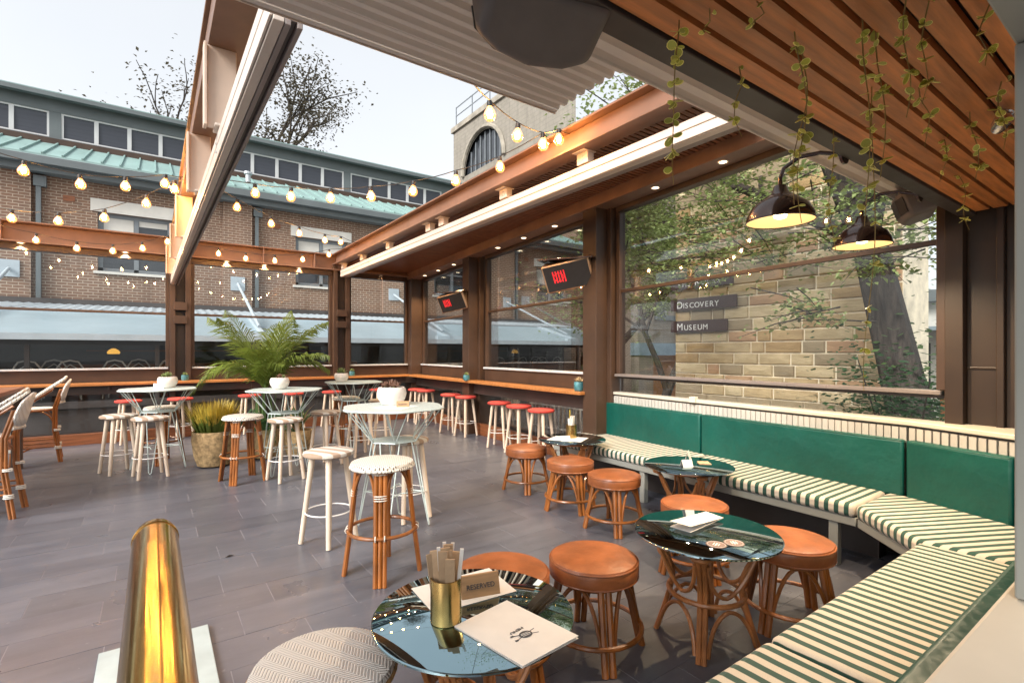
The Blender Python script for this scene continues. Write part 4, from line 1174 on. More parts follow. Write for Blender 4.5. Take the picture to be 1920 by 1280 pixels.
pp = planter('palm_planter', 'tall potted palm in a rough tan pot before the back windows', 1.3, 7.85, [(r * .9, z * .9) for r, z in PP])
MB().tube([(0, 0, .38), (.01, 0, .7), (-.01, .02, 1.0)], [.05, .04, .03], 8).build('trunk', 'bark', pp, smooth=True)
# directions as seen by the viewer: right is rt, away is fw
def az_of(r, f): return math.atan2(r * -SY + f * CY, r * CY + f * SY)
for r_, f_, L_, rise, dr in ((-1, .1, .95, .95, .15), (-1, -.2, 1.05, .75, .95), (-.9, .4, .9, 1.05, .15), (-.35, -.5, .7, .95, .2), (.25, .4, .45, 1.0, .1), (.5, -.3, .7, .95, .2), (.9, .1, .95, .98, .25), (1, -.2, 1.1, .75, .45), (1, .5, .95, .7, .6), (-.7, -.8, .8, .6, .5), (.7, -.7, .7, .6, .4), (-1, .5, .9, .55, .5), (.2, -1, .6, .7, .3), (-.2, .9, .8, .95, .2), (.6, .9, .9, .95, .3)):
    frond(pp, (0, .01, .95), az_of(r_, f_), L_ * .9, rise * 1.22, dr, 'leaf_palm')
for i in range(14):
    a = i * 2.4
    frond(pp, (0, 0, .42), a, random.uniform(.4, .58), random.uniform(.25, .5), random.uniform(.2, .45), 'leaf_dark', w=.16, n=18, name='fern_frond')
for i in range(10):
    a = random.uniform(0, 6.28); u = Vector((math.cos(a), math.sin(a), 0)) * .1
    s = Vector((-u.y, u.x, 0)) * .22
    b = Vector((-.28, -.05, .4)) + u
    b = Vector((random.uniform(-.2, .16), random.uniform(-.15, .15), .4))
    h = random.uniform(.45, .75)
    MB().add([b - s, b + s, b + s * .9 + u * .3 + Vector((0, 0, h * .6)), b - s * .9 + u * .3 + Vector((0, 0, h * .6)), b + u * .6 + Vector((0, 0, h))], [(0, 1, 2, 3), (3, 2, 4)]).build('sword_leaf', 'leaf_mid', pp)
rp = planter('shrub_planter', 'tan pot of pale variegated leaves right of the palm', 1.72, 7.75, [(r * .8, z * .8) for r, z in PP])
for i in range(30):
    a = i * 2.4; u = Vector((math.cos(a), math.sin(a), 0)); s = Vector((-u.y, u.x, 0)) * .022
    h = random.uniform(.2, .5); L_ = random.uniform(.1, .32); b = Vector((0, 0, .33))
    MB().add([b, b + u * L_ * .5 + s + Vector((0, 0, h * .7)), b + u * L_ + Vector((0, 0, h)), b + u * L_ * .5 - s + Vector((0, 0, h * .7))], [(0, 1, 2, 3)]).build('leaf', 'leaf_mid' if i % 3 else 'succulent_tan', rp)

# ------------------------------------------------------------------ festoon lights
gme = MB().lathe([(.014, -.005), (.017, -.02), (.034, -.05), (.041, -.072), (.038, -.096), (.024, -.114), (0, -.119)], 16).mesh('bulb', 'bulb_glass', True)
fme = MB().lathe([(.0, -.036), (.01, -.04), (.0175, -.056), (.018, -.078), (.011, -.094), (0, -.098)], 8).mesh('filament', 'filament', True)
sme_ = MB().lathe([(.008, .028), (.017, .022), (.019, .0), (.018, -.018), (.0, -.018)], 12).mesh('socket', 'black_plastic', True)
STR = [
 ('festoon string of bulbs nearest the viewer, meeting the right beam', [(1.06, 1.83, 2.67)], [(1.999, 3.083, 3.225), (2.336, 3.195, 3.192), (2.682, 3.311, 3.242), (2.932, 3.394, 3.371)], [(3.12, 3.46, 3.5)]),
 ('festoon string crossing the open roof from left beam to right beam', [(.45, 6.5, 3.45)], [(0.893, 5.989, 3.19), (1.185, 5.652, 3.118), (1.491, 5.299, 3.073), (1.788, 4.956, 3.057), (2.092, 4.606, 3.076), (2.383, 4.27, 3.141), (2.668, 3.94, 3.237), (2.939, 3.628, 3.418)], [(3.1, 3.47, 3.52)]),
 ('festoon string from the left beam to the far end of the right beam', [(.45, 6.5, 3.42)], [(0.836, 6.901, 3.244), (1.292, 7.374, 3.208), (1.758, 7.858, 3.235), (2.267, 8.386, 3.292), (2.643, 8.785, 3.38)], [(3.1, 9.25, 3.5)]),
 ('festoon string hanging along the back beam right of the left rail', [(.45, 10.3, 3.38)], [(0.941, 10.149, 3.206), (1.349, 10.023, 3.147), (1.794, 9.886, 3.135), (2.237, 9.75, 3.181), (2.676, 9.615, 3.297)], [(3.1, 9.5, 3.48)]),
 ('festoon string of large bulbs at upper left, highest on the left', [(-1.9, 6.6, 3.5)], [(-1.43, 6.6, 3.32), (-0.995, 6.6, 3.215), (-0.589, 6.6, 3.166), (-0.23, 6.6, 3.213), (0.113, 6.6, 3.307)], [(.3, 6.6, 3.42)]),
 ('festoon string at left sloping up to the left beam, middle of three', [(-2.0, 8.8, 3.3)], [(-1.7, 8.5, 3.16), (-1.334, 8.156, 3.045), (-0.875, 7.72, 2.991), (-0.441, 7.306, 3.006), (-0.053, 6.936, 3.146), (0.2, 6.7, 3.29)], [(.3, 6.6, 3.4)]),
 ('lowest festoon string at left, along the back beam', [(-2.1, 10.0, 3.3)], [(-1.8, 10.0, 3.2), (-1.375, 9.976, 3.112), (-0.923, 9.929, 3.041), (-0.494, 9.884, 3.044), (-0.13, 9.845, 3.122), (0.2, 9.81, 3.26)], [(.28, 9.8, 3.34)])]
for label, a, bl, b in STR:
    o = empty('festoon_string', a[0]); tag(o, label, 'string lights', 'festoon strings over the terrace')
    A = Vector(a[0])
    pts = [A] + [Vector(p) + Vector((0, 0, .105)) for p in bl] + [Vector(b[0])]
    fine = []
    for i in range(len(pts) - 1):
        p, q = pts[i], pts[i + 1]
        for k in range(4):
            t = k / 4; fine.append(p.lerp(q, t) - A - Vector((0, 0, .012 * math.sin(PI * t))))
    fine.append(pts[-1] - A)
    MB().tube(fine, .0045, 5).build('cable', 'black_plastic', o, smooth=True)
    for p in bl:
        g_ = link('bulb', gme, o, Vector(p) + Vector((0, 0, .075)) - A, (random.uniform(-.06, .06), random.uniform(-.06, .06), random.uniform(0, 3)), scale=(1.1, 1.1, 1.02))
        link('filament', fme, g_); link('socket', sme_, g_)

# ------------------------------------------------------------------ recessed downlights
def lamp_light(kind, name, parent, loc, energy, col=(1, .72, .42), size=.03, spot=None, rot=None):
    d = bpy.data.lights.new(name, kind); d.energy = energy; d.color = col
    if kind == 'SPOT': d.spot_size = R(spot); d.spot_blend = .6
    d.shadow_soft_size = size
    o = bpy.data.objects.new(name, d); COL.objects.link(o); o.parent = parent; o.location = loc
    if rot: o.rotation_euler = rot
    return o
dme = MB().lathe([(.034, .004), (0, .004)], 20).mesh('lens', 'downlight_glow')
rme = MB().lathe([(.036, .006), (.048, -.002), (.05, .003), (.05, .01)], 24, caps=False).mesh('trim_ring', 'white_metal', True)
hx = lambda y: 5.11 - (10.95 - y) * .0474 - .22
DL = [(hx(y), y, hz(y) + .026) for y in (2.79, 3.63, 5.45, 6.23, 7.0, 8.66, 9.38, 10.08)] + [(x, 10.87, 3.199) for x in (-1.68, -.38, 1.14, 1.79, 2.43, 4.15)]
names = ['nearest recessed downlight under the right wall beam', 'second recessed downlight under the right wall beam', 'third recessed downlight under the right wall beam, beyond the big pillar', 'fourth recessed downlight under the right wall beam', 'fifth recessed downlight under the right wall beam', 'sixth recessed downlight under the right wall beam, past the middle pillar', 'seventh recessed downlight under the right wall beam', 'last recessed downlight under the right wall beam, by the far corner',
         'recessed downlight under the back beam at far left', 'recessed downlight under the back beam, left of the left rail', 'recessed downlight under the back beam, just right of the left rail', 'recessed downlight under the back beam above the palm', 'recessed downlight under the back beam, right of the palm', 'recessed downlight under the back beam near the corner']
for (x, y, z), lb in zip(DL, names):
    o = empty('downlight', (x, y, z)); tag(o, lb, 'downlight', 'recessed downlights')
    link('lens', dme, o, (0, 0, -.006)); link('trim_ring', rme, o, (0, 0, -.004))
    lamp_light('SPOT', 'downlight_lamp', o, (0, 0, -.02), 42, spot=115)

# ------------------------------------------------------------------ gooseneck lamps
def gooseneck(x, y, z, label, bx, pw):
    o = empty('gooseneck_lamp', (x, y, z)); tag(o, label, 'lamp', 'gooseneck lamps on the dark beam')
    out = [(.17, 0), (.165, .03), (.14, .08), (.09, .12), (.045, .15), (.03, .19)]
    inn = [(.028, .185), (.042, .147), (.086, .117), (.135, .077), (.16, .03), (.166, .002)]
    m = MB(); m.lathe(out, 40, caps=False); m.build('shade', 'bronze', o, smooth=True)
    m = MB(); m.lathe([(r - .004, zz - .001) for r, zz in out], 40, caps=False); m.build('shade_lining', 'shade_inside', o, smooth=True)
    MB().ring(.168, .004, 0, 40, 6).build('shade_rim', 'bronze', o, smooth=True)
    MB().lathe([(.0, .01), (.03, .02), (.036, .045), (.03, .07), (.016, .1), (.014, .12)], 16).build('globe', 'lamp_glow', o, smooth=True)
    MB().tube([(0, 0, .185), (0, 0, .23), (0, -.02, .28), (0, -.1, .315), (0, -.2, .305), (0, 1.056 - y, .26)], .011, 8).build('arm', 'bronze', o, smooth=True)
    k = MB().lathe([(.045, 0), (.045, .012), (.02, .02), (0, .02)], 20).build('wall_plate', 'bronze', o, smooth=True)
    k.location = (0, 1.057 - y, .26); k.rotation_euler = (-PI / 2, 0, 0)
    lamp_light('SPOT', 'gooseneck_light', o, (0, 0, .012), pw, (1, .76, .5), .03, 155)
gooseneck(2.75, 1.37, 2.2, 'nearer bronze gooseneck lamp shining through hanging vines', 0, 60)
gooseneck(3.82, 1.37, 2.2, 'farther bronze gooseneck lamp above the bench corner', 0, 60)

# ------------------------------------------------------------------ speakers
def speaker(name, loc, rot, label, s=1.):
    o = empty(name, loc); o.rotation_euler = rot; tag(o, label, 'speaker', 'dark ceiling speakers'); o.scale = (s, s, s)
    pr = [(-.2, -.11), (-.2, .07), (-.12, .115), (.0, .135), (.12, .115), (.2, .07), (.2, -.11)]
    m = MB(); n = len(pr)
    v = [(x * .92, y * .9, -.1) for x, y in pr] + [(x, y, -.06) for x, y in pr] + [(x, y, .09) for x, y in pr] + [(x * .85, y * .85, .13) for x, y in pr]
    f = [tuple(range(n))[::-1], tuple(3 * n + i for i in range(n))]
    for k in range(3):
        f += [(k * n + i, k * n + (i + 1) % n, (k + 1) * n + (i + 1) % n, (k + 1) * n + i) for i in range(n)]
    m.add(v, f).build('cabinet', 'speaker_plastic', o, bevel=.022, seg=4, smooth=True)
    g_ = MB(); 
    for i in range(1, 5):
        a, b = pr[i], pr[i + 1]
        g_.add([(a[0] * .97, a[1] * 1.015 + .002, -.05), (b[0] * .97, b[1] * 1.015 + .002, -.05), (b[0] * .97, b[1] * 1.015 + .002, .08), (a[0] * .97, a[1] * 1.015 + .002, .08)], [(0, 1, 2, 3)])
    q = g_.build('grille', 'black_plastic', o); sm = q.modifiers.new('thick', 'SOLIDIFY'); sm.thickness = .004
    MB().tube([(-.21, -.02, .0), (-.225, -.08, .02), (-.225, -.2, .1), (.225, -.2, .1), (.225, -.08, .02), (.21, -.02, .0)], .01, 6).build('yoke', 'black_plastic', o)
speaker('speaker', (.9, 1.13, 2.47), (R(-30), R(4), R(-16)), 'large dark loudspeaker hanging at top centre under the beam', .9)
speaker('speaker', (4.3, 1.22, 2.5), (R(-18), 0, R(20)), 'small dark loudspeaker in the right corner beside the lamps', .85)

sp = empty('spotlight', (2.72, .5, 2.45)); tag(sp, 'small chrome spotlight on the timber ceiling beside the grey post', 'spotlight')
mat('chrome', (.7, .68, .66), .15, 1., .1, 10.)
MB().tube([(0, 0, .0), (0, 0, -.035)], .012, 10).build('stem', 'chrome', sp, smooth=True)
o = MB().lathe([(.0, -.05), (.022, -.045), (.028, -.02), (.032, .03), (.034, .035), (.03, .036), (.026, .02), (0, .015)], 20).build('head', 'chrome', sp, smooth=True); o.location = (-.02, -.01, -.055); o.rotation_euler = (.5, -1.3, 0)
o = slab('small_box', 'cream_paint', None, -.03, .03, -.035, .035, 0, .06, bevel=.004); o.location = (4.62, 3.2, .9965); tag(o, 'small cream box standing on the bench cap below the window', 'box')

# ------------------------------------------------------------------ radiant heaters
def heater(loc, rz, label, s=1.):
    o = empty('radiant_heater', loc, rz); tag(o, label, 'heater', 'radiant heaters on the pillars'); o.scale = (s, s, s)
    # local y: facing direction (down tilted), local x: width
    R_ = Matrix.Rotation(R(-24), 4, 'X') @ Matrix.Rotation(R(9), 4, 'Y')
    def bx(x0, x1, y0, y1, z0, z1): 
        m = MB().box(x0, x1, y0, y1, z0, z1); m.v = [tuple(R_ @ Vector(p)) for p in m.v]; return m
    bx(-.3, .3, -.09, .06, -.17, .17).build('body', 'heater_copper', o, bevel=.02)
    bx(-.275, .275, .061, .07, -.15, .15).build('front_glass', 'black_plastic', o, bevel=.004)
    for i in range(5):
        bx(.02 + i * .034, .035 + i * .034, .071, .074, -.055, .085).build('glowing_element', 'heater_red', o)
    m = MB(); m.tube([R_ @ Vector((.1 + .06 * math.cos(t), .076, .01 + .05 * math.sin(t))) for t in [i * PI / 8 for i in range(16)]], .004, 5, close=True)
    m.build('glowing_coil', 'heater_red', o)
    m = MB(); m.hexa([(-.33, -.1, .16), (.33, -.1, .16), (.33, .2, .15), (-.33, .2, .15)], [(-.33, -.1, .175), (.33, -.1, .175), (.33, .2, .165), (-.33, .2, .165)])
    m.build('hood', 'bronze', o, bevel=.004)
    MB().tube([(.0, -.06, .0), (0, -.2, .04)], .022, 8).build('arm', 'steel_dark', o)
    MB().tube([(.26, -.02, .17), (.34, -.14, .2)], .014, 8).build('stay', 'bronze', o)
heater((4.4, 4.9, 2.5), R(122), 'larger radiant heater with red glow on the near right pillar', 1.1)
heater((4.52, 8.2, 2.42), R(118), 'smaller looking radiant heater with red glow on the middle pillar', .98)

# ------------------------------------------------------------------ hanging vines
lf = MB(); N = 10
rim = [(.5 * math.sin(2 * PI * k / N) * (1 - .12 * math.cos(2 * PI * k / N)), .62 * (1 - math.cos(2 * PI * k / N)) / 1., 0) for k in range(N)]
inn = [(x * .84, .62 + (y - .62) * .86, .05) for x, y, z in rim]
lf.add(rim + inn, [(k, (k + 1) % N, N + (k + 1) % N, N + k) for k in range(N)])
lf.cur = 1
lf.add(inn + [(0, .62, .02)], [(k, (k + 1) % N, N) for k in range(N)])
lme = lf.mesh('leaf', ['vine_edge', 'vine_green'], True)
VN = [(1.227, .906, .5, 'thin vine at the left, hanging in front of the pale rail'), (1.607, .938, .24, 'short vine left of the nearer gooseneck lamp'), (1.568, .723, .57, 'leafy vine draped over the nearer gooseneck lamp'), (1.696, .763, .49, 'second vine beside the nearer gooseneck lamp'), (2.409, .978, .53, 'thin vine between the two gooseneck lamps'), (1.673, .588, .6, 'vine over the farther gooseneck lamp'), (2.099, .713, 1.1, 'longest vine, trailing down past the window rail to the bench cap'), (1.759, .587, .45, 'vine in front of the slats right of the lamps'), (1.66, .49, .32, 'vine near the top edge, third from the right'), (1.72, .46, .26, 'vine near the top edge, second from the right'), (1.85, .367, .16, 'vine at the top right by the grey post'), (3.559, .813, .3, 'bare vine over the dark wall panel'), (2.646, .569, .28, 'leafy vine at the right among the slats'), (2.886, .705, .2, 'small vine low on the slatted ceiling at right'), (1.347, .725, .1, 'short tuft of vine at the top edge left'), (1.264, .824, .1, 'smallest vine tuft near the dark beam'), (2.25, .62, .22, 'vine tuft in the middle of the slats'), (2.45, .45, .25, 'vine tuft right of the middle of the slats')]
for x, y, ln, lb in VN:
    o = empty('hanging_vine', (x, y, 2.46)); tag(o, lb, 'vine', 'vines hanging from the slatted ceiling')
    n = max(4, int(ln / .05)); pts = []; dx = random.uniform(-.05, .05); dy = random.uniform(-.03, .03)
    for i in range(n + 1):
        t = i / n; pts.append(Vector((dx * t + .012 * math.sin(t * 9 + x * 7), dy * t + .012 * math.cos(t * 7 + y * 9), -ln * t)))
    MB().tube(pts, [.0022 - .001 * i / n for i in range(n + 1)], 5).build('stem', 'vine_stem', o, smooth=True)
    t = .1
    while t < 1.0:
        p = pts[min(n, int(t * n))]; a = random.uniform(0, 2 * PI)
        for k in range(random.choice((1, 2, 3, 3, 4))):
            s = random.uniform(.01, .027)
            link('leaf', lme, o, p, (random.uniform(-1.1, .7), random.uniform(-.9, .9), a + k * 2.2 + random.uniform(-.4, .4)), scale=(s * random.uniform(.8, 1.1), s, s * random.uniform(.6, 2.2)))
        t += random.uniform(.03, .12) * max(1, .35 / ln) if ln < .8 else random.uniform(.04, .13)

# ------------------------------------------------------------------ outside: long brick building behind the lane
bb = empty('brick_building', (8, 22, -3.2)); tag(bb, 'long brown brick building with green metal roof and clerestory windows', 'building')
def bpart(name, m, x0, x1, y0, y1, z0, z1, parent=bb, bevel=0, root=None):
    o = slab(name, m, parent, x0, x1, y0, y1, z0, z1, bevel=bevel)
    o.location = Vector(o.location) - Vector((root or bb).location)
    return o
wins = [-.42 + 5.72 * k for k in range(-1, 4)]
# wall pieces round the window openings (z 3.98-5.8)
XL, XR = -12., 19.2
bpart('wall', 'brick_brown', XL, XR, 20, 20.4, -3.2, 3.98)
bpart('wall', 'brick_brown', XL, XR, 20, 20.4, 5.8, 6.9)
edges = [XL] + [e for w in wins for e in (w - .95, w + .95)] + [XR]
for i in range(0, len(edges), 2): bpart('wall', 'brick_brown', edges[i], edges[i + 1], 20, 20.4, 3.98, 5.8)
for k in range(-2, 4):
    x = 2.42 + 5.72 * k
    bpart('pier', 'brick_brown', x - .45, x + .45, 19.86, 19.998, -3.2, 6.9)
    o = bpart('downpipe', 'fascia_grey', x + .55, x + .66, 19.85, 19.96, -1, 6.5)
    bpart('rainwater_head', 'fascia_grey', x + .5, x + .78, 19.82, 19.99, 6.3, 6.6)
for w in wins:
    bpart('lintel', 'lintel_white', w - 1.12, w + 1.12, 19.95, 20.1, 5.802, 6.19)
    f = bpart('window', 'frame_grey', w - .95, w + .95, 20.12, 20.2, 5.68, 5.8)
    def wp(n, m, a, b, y0, y1, c, d):
        o = slab(n, m, f, a, b, y0, y1, c, d); o.location = Vector(o.location) - Vector((w, 20.16, 5.74)); return o
    for a, b in ((-.95, -.83), (-.06, .06), (.83, .95)): wp('frame', 'frame_grey', w + a, w + b, 20.12, 20.2, 4.0, 5.679)
    wp('frame', 'frame_grey', w - .949, w + .949, 20.12, 20.2, 3.985, 4.1)
    for a, b in ((-.829, -.061), (.061, .829)):
        wp('pane', 'pane_dark', w + a, w + b, 20.16, 20.175, 4.101, 5.679)
        wp('blind', 'lintel_white', w + a + .01, w + b - .01, 20.152, 20.1595, 5.0 + (.35 if a > 0 else 0) + random.uniform(-.1, .2), 5.678)
        wp('glazing_bar', 'frame_grey', w + a, w + b, 20.13, 20.15, 4.9, 4.96)
    bpart('window_sill', 'lintel_white', w - 1.05, w + 1.05, 19.93, 20.15, 3.9, 3.979)
    bpart('air_vent', 'skirt_wood', w - 1.75, w - 1.48, 19.985, 20.05, 6.0, 6.17)
bpart('fascia', 'fascia_grey', XL, XR, 19.6, 20.1, 6.66, 6.98)
bpart('gutter', 'fascia_grey', XL, XR, 19.4, 19.6, 6.85, 7.06)
# lower green roof
rf = MB().hexa([(XL, 19.42, 7.07), (XR, 19.42, 7.07), (XR, 22.5, 8.36), (XL, 22.5, 8.36)], [(XL, 19.42, 7.12), (XR, 19.42, 7.12), (XR, 22.5, 8.41), (XL, 22.5, 8.41)]).build('roof', 'roof_green', bb)
rf.location = -Vector(bb.location)
ln = math.hypot(3.08, 1.29); an = math.atan2(1.29, 3.08)
seam = MB().box(-.02, .02, 0, ln, 0, .055).mesh('roof_seam', 'roof_green')
x = XL + .2
while x < XR:
    link('roof_seam', seam, rf, (x, 19.42, 7.118), (an, 0, 0)); x += .44
# clerestory
bpart('clerestory_wall', 'fascia_grey', XL, XR, 22.52, 22.8, 8.3, 8.62)
bpart('clerestory_wall', 'fascia_grey', XL, XR, 22.52, 22.8, 9.48, 9.9)
bpart('clerestory_flashing', 'steel', XL, XR, 22.4, 22.518, 8.36, 8.56)
gx = -2.49 - 4.85 * 2
while gx < XR:
    bpart('clerestory_mullion', 'fascia_grey', gx - .3, gx - .001, 22.53, 22.8, 8.621, 9.479)
    for k in range(5):
        a = gx + k * .91
        if a + .9 > XR or a < XL: continue
        f = bpart('clerestory_window', 'louvre_dark', a + .05, a + .86, 22.6, 22.62, 8.66, 9.44)
        m = MB(); hx_, hz_ = .455, .43
        m.box(-hx_, -hx_ + .06, -.06, .0, -hz_, hz_); m.box(hx_ - .06, hx_, -.06, .0, -hz_, hz_); m.box(-hx_ + .06, hx_ - .06, -.06, .0, hz_ - .05, hz_); m.box(-hx_ + .06, hx_ - .06, -.06, .0, -hz_, -hz_ + .05)
        m.build('frame', 'window_white', f)
    gx += 4.85
bpart('clerestory_wall', 'fascia_grey', XL, XL + .3, 22.54, 27, 8.3, 9.9)
bpart('upper_gutter', 'fascia_grey', XL, XR, 22.15, 22.35, 9.84, 9.98)
rf2 = MB().hexa([(XL, 22.2, 9.985), (XR, 22.2, 9.985), (XR, 27, 10.8), (XL, 27, 10.8)], [(XL, 22.2, 10.03), (XR, 22.2, 10.03), (XR, 27, 10.85), (XL, 27, 10.85)]).build('roof', 'roof_green', bb)
rf2.location = -Vector(bb.location)
for x, z in ((2.9, 7.8), (11.5, 7.8)):
    o = MB().lathe([(.09, 0), (.09, .28), (.14, .3), (.14, .38), (0, .42)], 12).build('roof_vent', 'galv', bb); o.location = Vector((x, 21.0, z)) - Vector(bb.location)
bpart('end_wall', 'brick_brown', XR - .3, XR, 20.41, 27, -3.2, 9.9)

# annex with pale awning roof in front of the brick building
ax = empty('awning_annex', (5, 17, -3.2)); tag(ax, 'low dark fronted cafe annex with pale blue grey awning roof', 'annex')
def apart(name, m, x0, x1, y0, y1, z0, z1): return bpart(name, m, x0, x1, y0, y1, z0, z1, ax, 0, ax)
AX0, AX1 = -12., 16.3
aw = MB().hexa([(AX0, 14.9, 1.84), (AX1, 14.9, 1.84), (AX1, 17.5, 2.5), (AX0, 17.5, 2.5)], [(AX0, 14.9, 1.9), (AX1, 14.9, 1.9), (AX1, 17.5, 2.56), (AX0, 17.5, 2.56)]).build('awning', 'awning', ax); aw.location = -Vector(ax.location)
apart('gutter', 'awning_steel', AX0, AX1, 14.72, 14.9, 1.76, 1.9)
# corrugated strip roof behind the awning
prof = []
m = MB(); xs = []
x = AX0; v = []; k = 0
while x < AX1:
    v += [(x, 17.51, 2.62 + (.026 if k % 2 else 0)), (x, 19.8, 2.9 + (.026 if k % 2 else 0))]; x += .11; k += 1
m.add(v, [(2 * i, 2 * i + 2, 2 * i + 3, 2 * i + 1) for i in range(len(v) // 2 - 1)])
o = m.build('corrugated_roof', 'awning_steel', ax); o.location = -Vector(ax.location)
sm = o.modifiers.new('thick', 'SOLIDIFY'); sm.thickness = .012
apart('roof_trim', 'awning_steel', AX0, AX1, 17.45, 17.6, 2.5, 2.615)
apart('wall_flashing', 'annex_dark', AX0, AX1, 19.7, 19.85, 2.8, 3.05)
for k in range(-2, 3):
    x = 2.42 + 5.72 * k
    apart('wall_plate', 'awning_steel', x - .22, x + .22, 19.82, 19.855, 3.62, 4.1)
    MB().tube([Vector((x, 19.8, 3.85)) - Vector(ax.location), Vector((x, 15.5, 2.2)) - Vector(ax.location)], .045, 10).build('stay', 'awning_steel', ax, smooth=True)
    o = MB().hexa([(x - .05, 15.0, 1.93), (x + .05, 15.0, 1.93), (x + .05, 17.5, 2.565), (x - .05, 17.5, 2.565)], [(x - .05, 15.0, 2.03), (x + .05, 15.0, 2.03), (x + .05, 17.5, 2.67), (x - .05, 17.5, 2.67)]).build('rafter', 'awning_steel', ax); o.location = -Vector(ax.location)
    apart('motor_box', 'awning_steel', x - .5, x + .12, 14.92, 15.12, 1.905, 2.02)
apart('front_beam', 'annex_dark', AX0, AX1, 15.35, 15.5, 1.66, 1.8)
apart('back_wall', 'annex_dark', AX0, AX1, 18.5, 18.7, -3.2, 2.4)
apart('floor', 'annex_dark', AX0, AX1, 15.2, 18.5, .2, .35)
apart('base_wall', 'annex_dark', AX0, AX1, 15.3, 15.55, -3.2, .35)
apart('bar_counter', 'skirt_wood', -2, 6, 18.0, 18.4, .2, 1.15)
apart('bar_shelf', 'skirt_wood', -1.5, 5, 18.3, 18.49, 1.5, 1.55)
apart('timber_end', 'skirt_wood', 14.6, 15.6, 15.33, 15.5, -.2, 1.3)
for x in [AX0 + .2 + 2.37 * i for i in range(12)]:
    apart('mullion', 'annex_dark', x, x + .09, 15.36, 15.46, .351, 1.659)
    apart('pane', 'pane_glass', x + .091, min(x + 2.369, AX1), 15.4, 15.41, .351, 1.659)
# cafe chairs and lamp inside the annex
def cafe_chair():
    o = empty('cafe_chair'); 
    MB().lathe([(.2, .42), (.21, .45), (0, .455)], 20).build('seat', 'woven_plain', o)
    m = MB(); m.tube([(-.22, 0, .45), (-.24, .02, .75), (-.15, .05, .9), (0, .06, .94), (.15, .05, .9), (.24, .02, .75), (.22, 0, .45)], .02, 6); m.build('back_hoop', 'white_metal', o, smooth=True)
    m = MB(); m.tube([(-.14, .03, .45), (-.16, .05, .72), (0, .06, .84), (.16, .05, .72), (.14, .03, .45)], .014, 6); m.build('inner_hoop', 'white_metal', o, smooth=True)
    for sx in (-1, 1):
        for sy in (-1, 1): MB().tube([(sx * .16, sy * .16, .43), (sx * .2, sy * .2, 0)], .015, 6).build('leg', 'grey_green', o)
    return o
c0 = tag(cafe_chair(), '', 'chair', 'chairs inside the cafe annex')
for i, (x, y, rz, lb) in enumerate([(-2.35, 15.95, 3.0, 'grey hooped cafe chair at far left behind the back window'), (-1.6, 15.9, 3.3, 'grey hooped cafe chair, second from left behind the back window'), (-.75, 15.95, 2.9, 'grey hooped cafe chair in the middle behind the back window'), (.35, 15.9, 3.5, 'grey hooped cafe chair nearest the left pillar behind the back window'), (-2.0, 16.9, .2, 'grey hooped cafe chair deeper inside the annex on the left'), (-.3, 16.9, .1, 'grey hooped cafe chair deeper inside the annex under the lamp')]):
    if i == 0: c0.location = (x, y, .35); c0.rotation_euler = (0, 0, rz); c0['label'] = lb
    else: dup(c0, (x, y, .35), rz, lb)
cl = empty('cafe_pendant', (-.82, 16.6, 1.44)); tag(cl, 'glowing amber pendant lamp inside the cafe annex', 'lamp')
MB().lathe([(.12, 0), (.14, .04), (.1, .1), (.04, .14), (.0, .145)], 24).build('shade', 'cafe_glow', cl, smooth=True)
MB().tube([(0, 0, .2), (0, 0, .7)], .008, 5).build('cord', 'black_plastic', cl)
cl2 = empty('cafe_pendant', (8.0, 16.6, 1.36)); tag(cl2, 'round glowing pendant lamp in the annex seen near the far corner', 'lamp')
MB().lathe([(.0, -.1), (.07, -.07), (.1, 0), (.07, .07), (.0, .1)], 16).build('globe', 'cafe_glow', cl2, smooth=True)
MB().tube([(0, 0, .1), (0, 0, .7)], .008, 5).build('cord', 'black_plastic', cl2)

# cream brick building on the right of the lane
cb = empty('cream_building', (24, 20, -3.2)); tag(cb, 'pale cream brick building with blue grey beam behind the sandstone wall', 'building')
def cpart(name, m, x0, x1, y0, y1, z0, z1): return bpart(name, m, x0, x1, y0, y1, z0, z1, cb, 0, cb)
cpart('wall', 'brick_cream', 19.9, 34, 17, 17.4, 1.95, 3.4)
cpart('wall', 'brick_cream', 19.9, 21.1, 17, 17.4, 3.4, 5.9)
cpart('wall', 'brick_cream', 22.4, 24.6, 17, 17.4, 3.4, 5.9)
cpart('wall', 'brick_cream', 25.9, 34, 17, 17.4, 3.4, 5.9)
cpart('wall', 'brick_cream', 19.9, 34, 17, 17.4, 5.9, 11)
cpart('side_wall', 'brick_cream', 19.9, 20.3, 17.41, 26, -3.2, 11)
cpart('pier', 'brick_cream', 19.9, 21.0, 16.9, 17.4, -3.2, 1.3)
cpart('pier', 'brick_cream', 20.4, 21.0, 16.85, 16.999, 1.951, 11)
cpart('lintel_beam', 'blue_lintel', 19.8, 34, 16.8, 17.4, 1.31, 1.94)
cpart('warm_back_wall', 'shelf_wood', 21.2, 34, 20, 20.2, -3.2, 1.3)  # orange wood colour stands in for warm light inside the opening
for a, b in ((21.1, 22.4), (24.6, 25.9)):
    cpart('window_pane', 'pane_dark', a, b, 17.2, 17.22, 3.401, 5.899)
    for c, d in ((a, a + .08), ((a + b) / 2 - .03, (a + b) / 2 + .03), (b - .08, b)): cpart('window_frame', 'window_white', c, d, 17.14, 17.199, 3.401, 5.899)
    cpart('window_frame', 'blue_lintel', a + .08, b - .08, 17.13, 17.19, 5.2, 5.3)
    cpart('window_sill', 'fascia_grey', a - .1, b + .35, 16.85, 17.2, 3.15, 3.399)

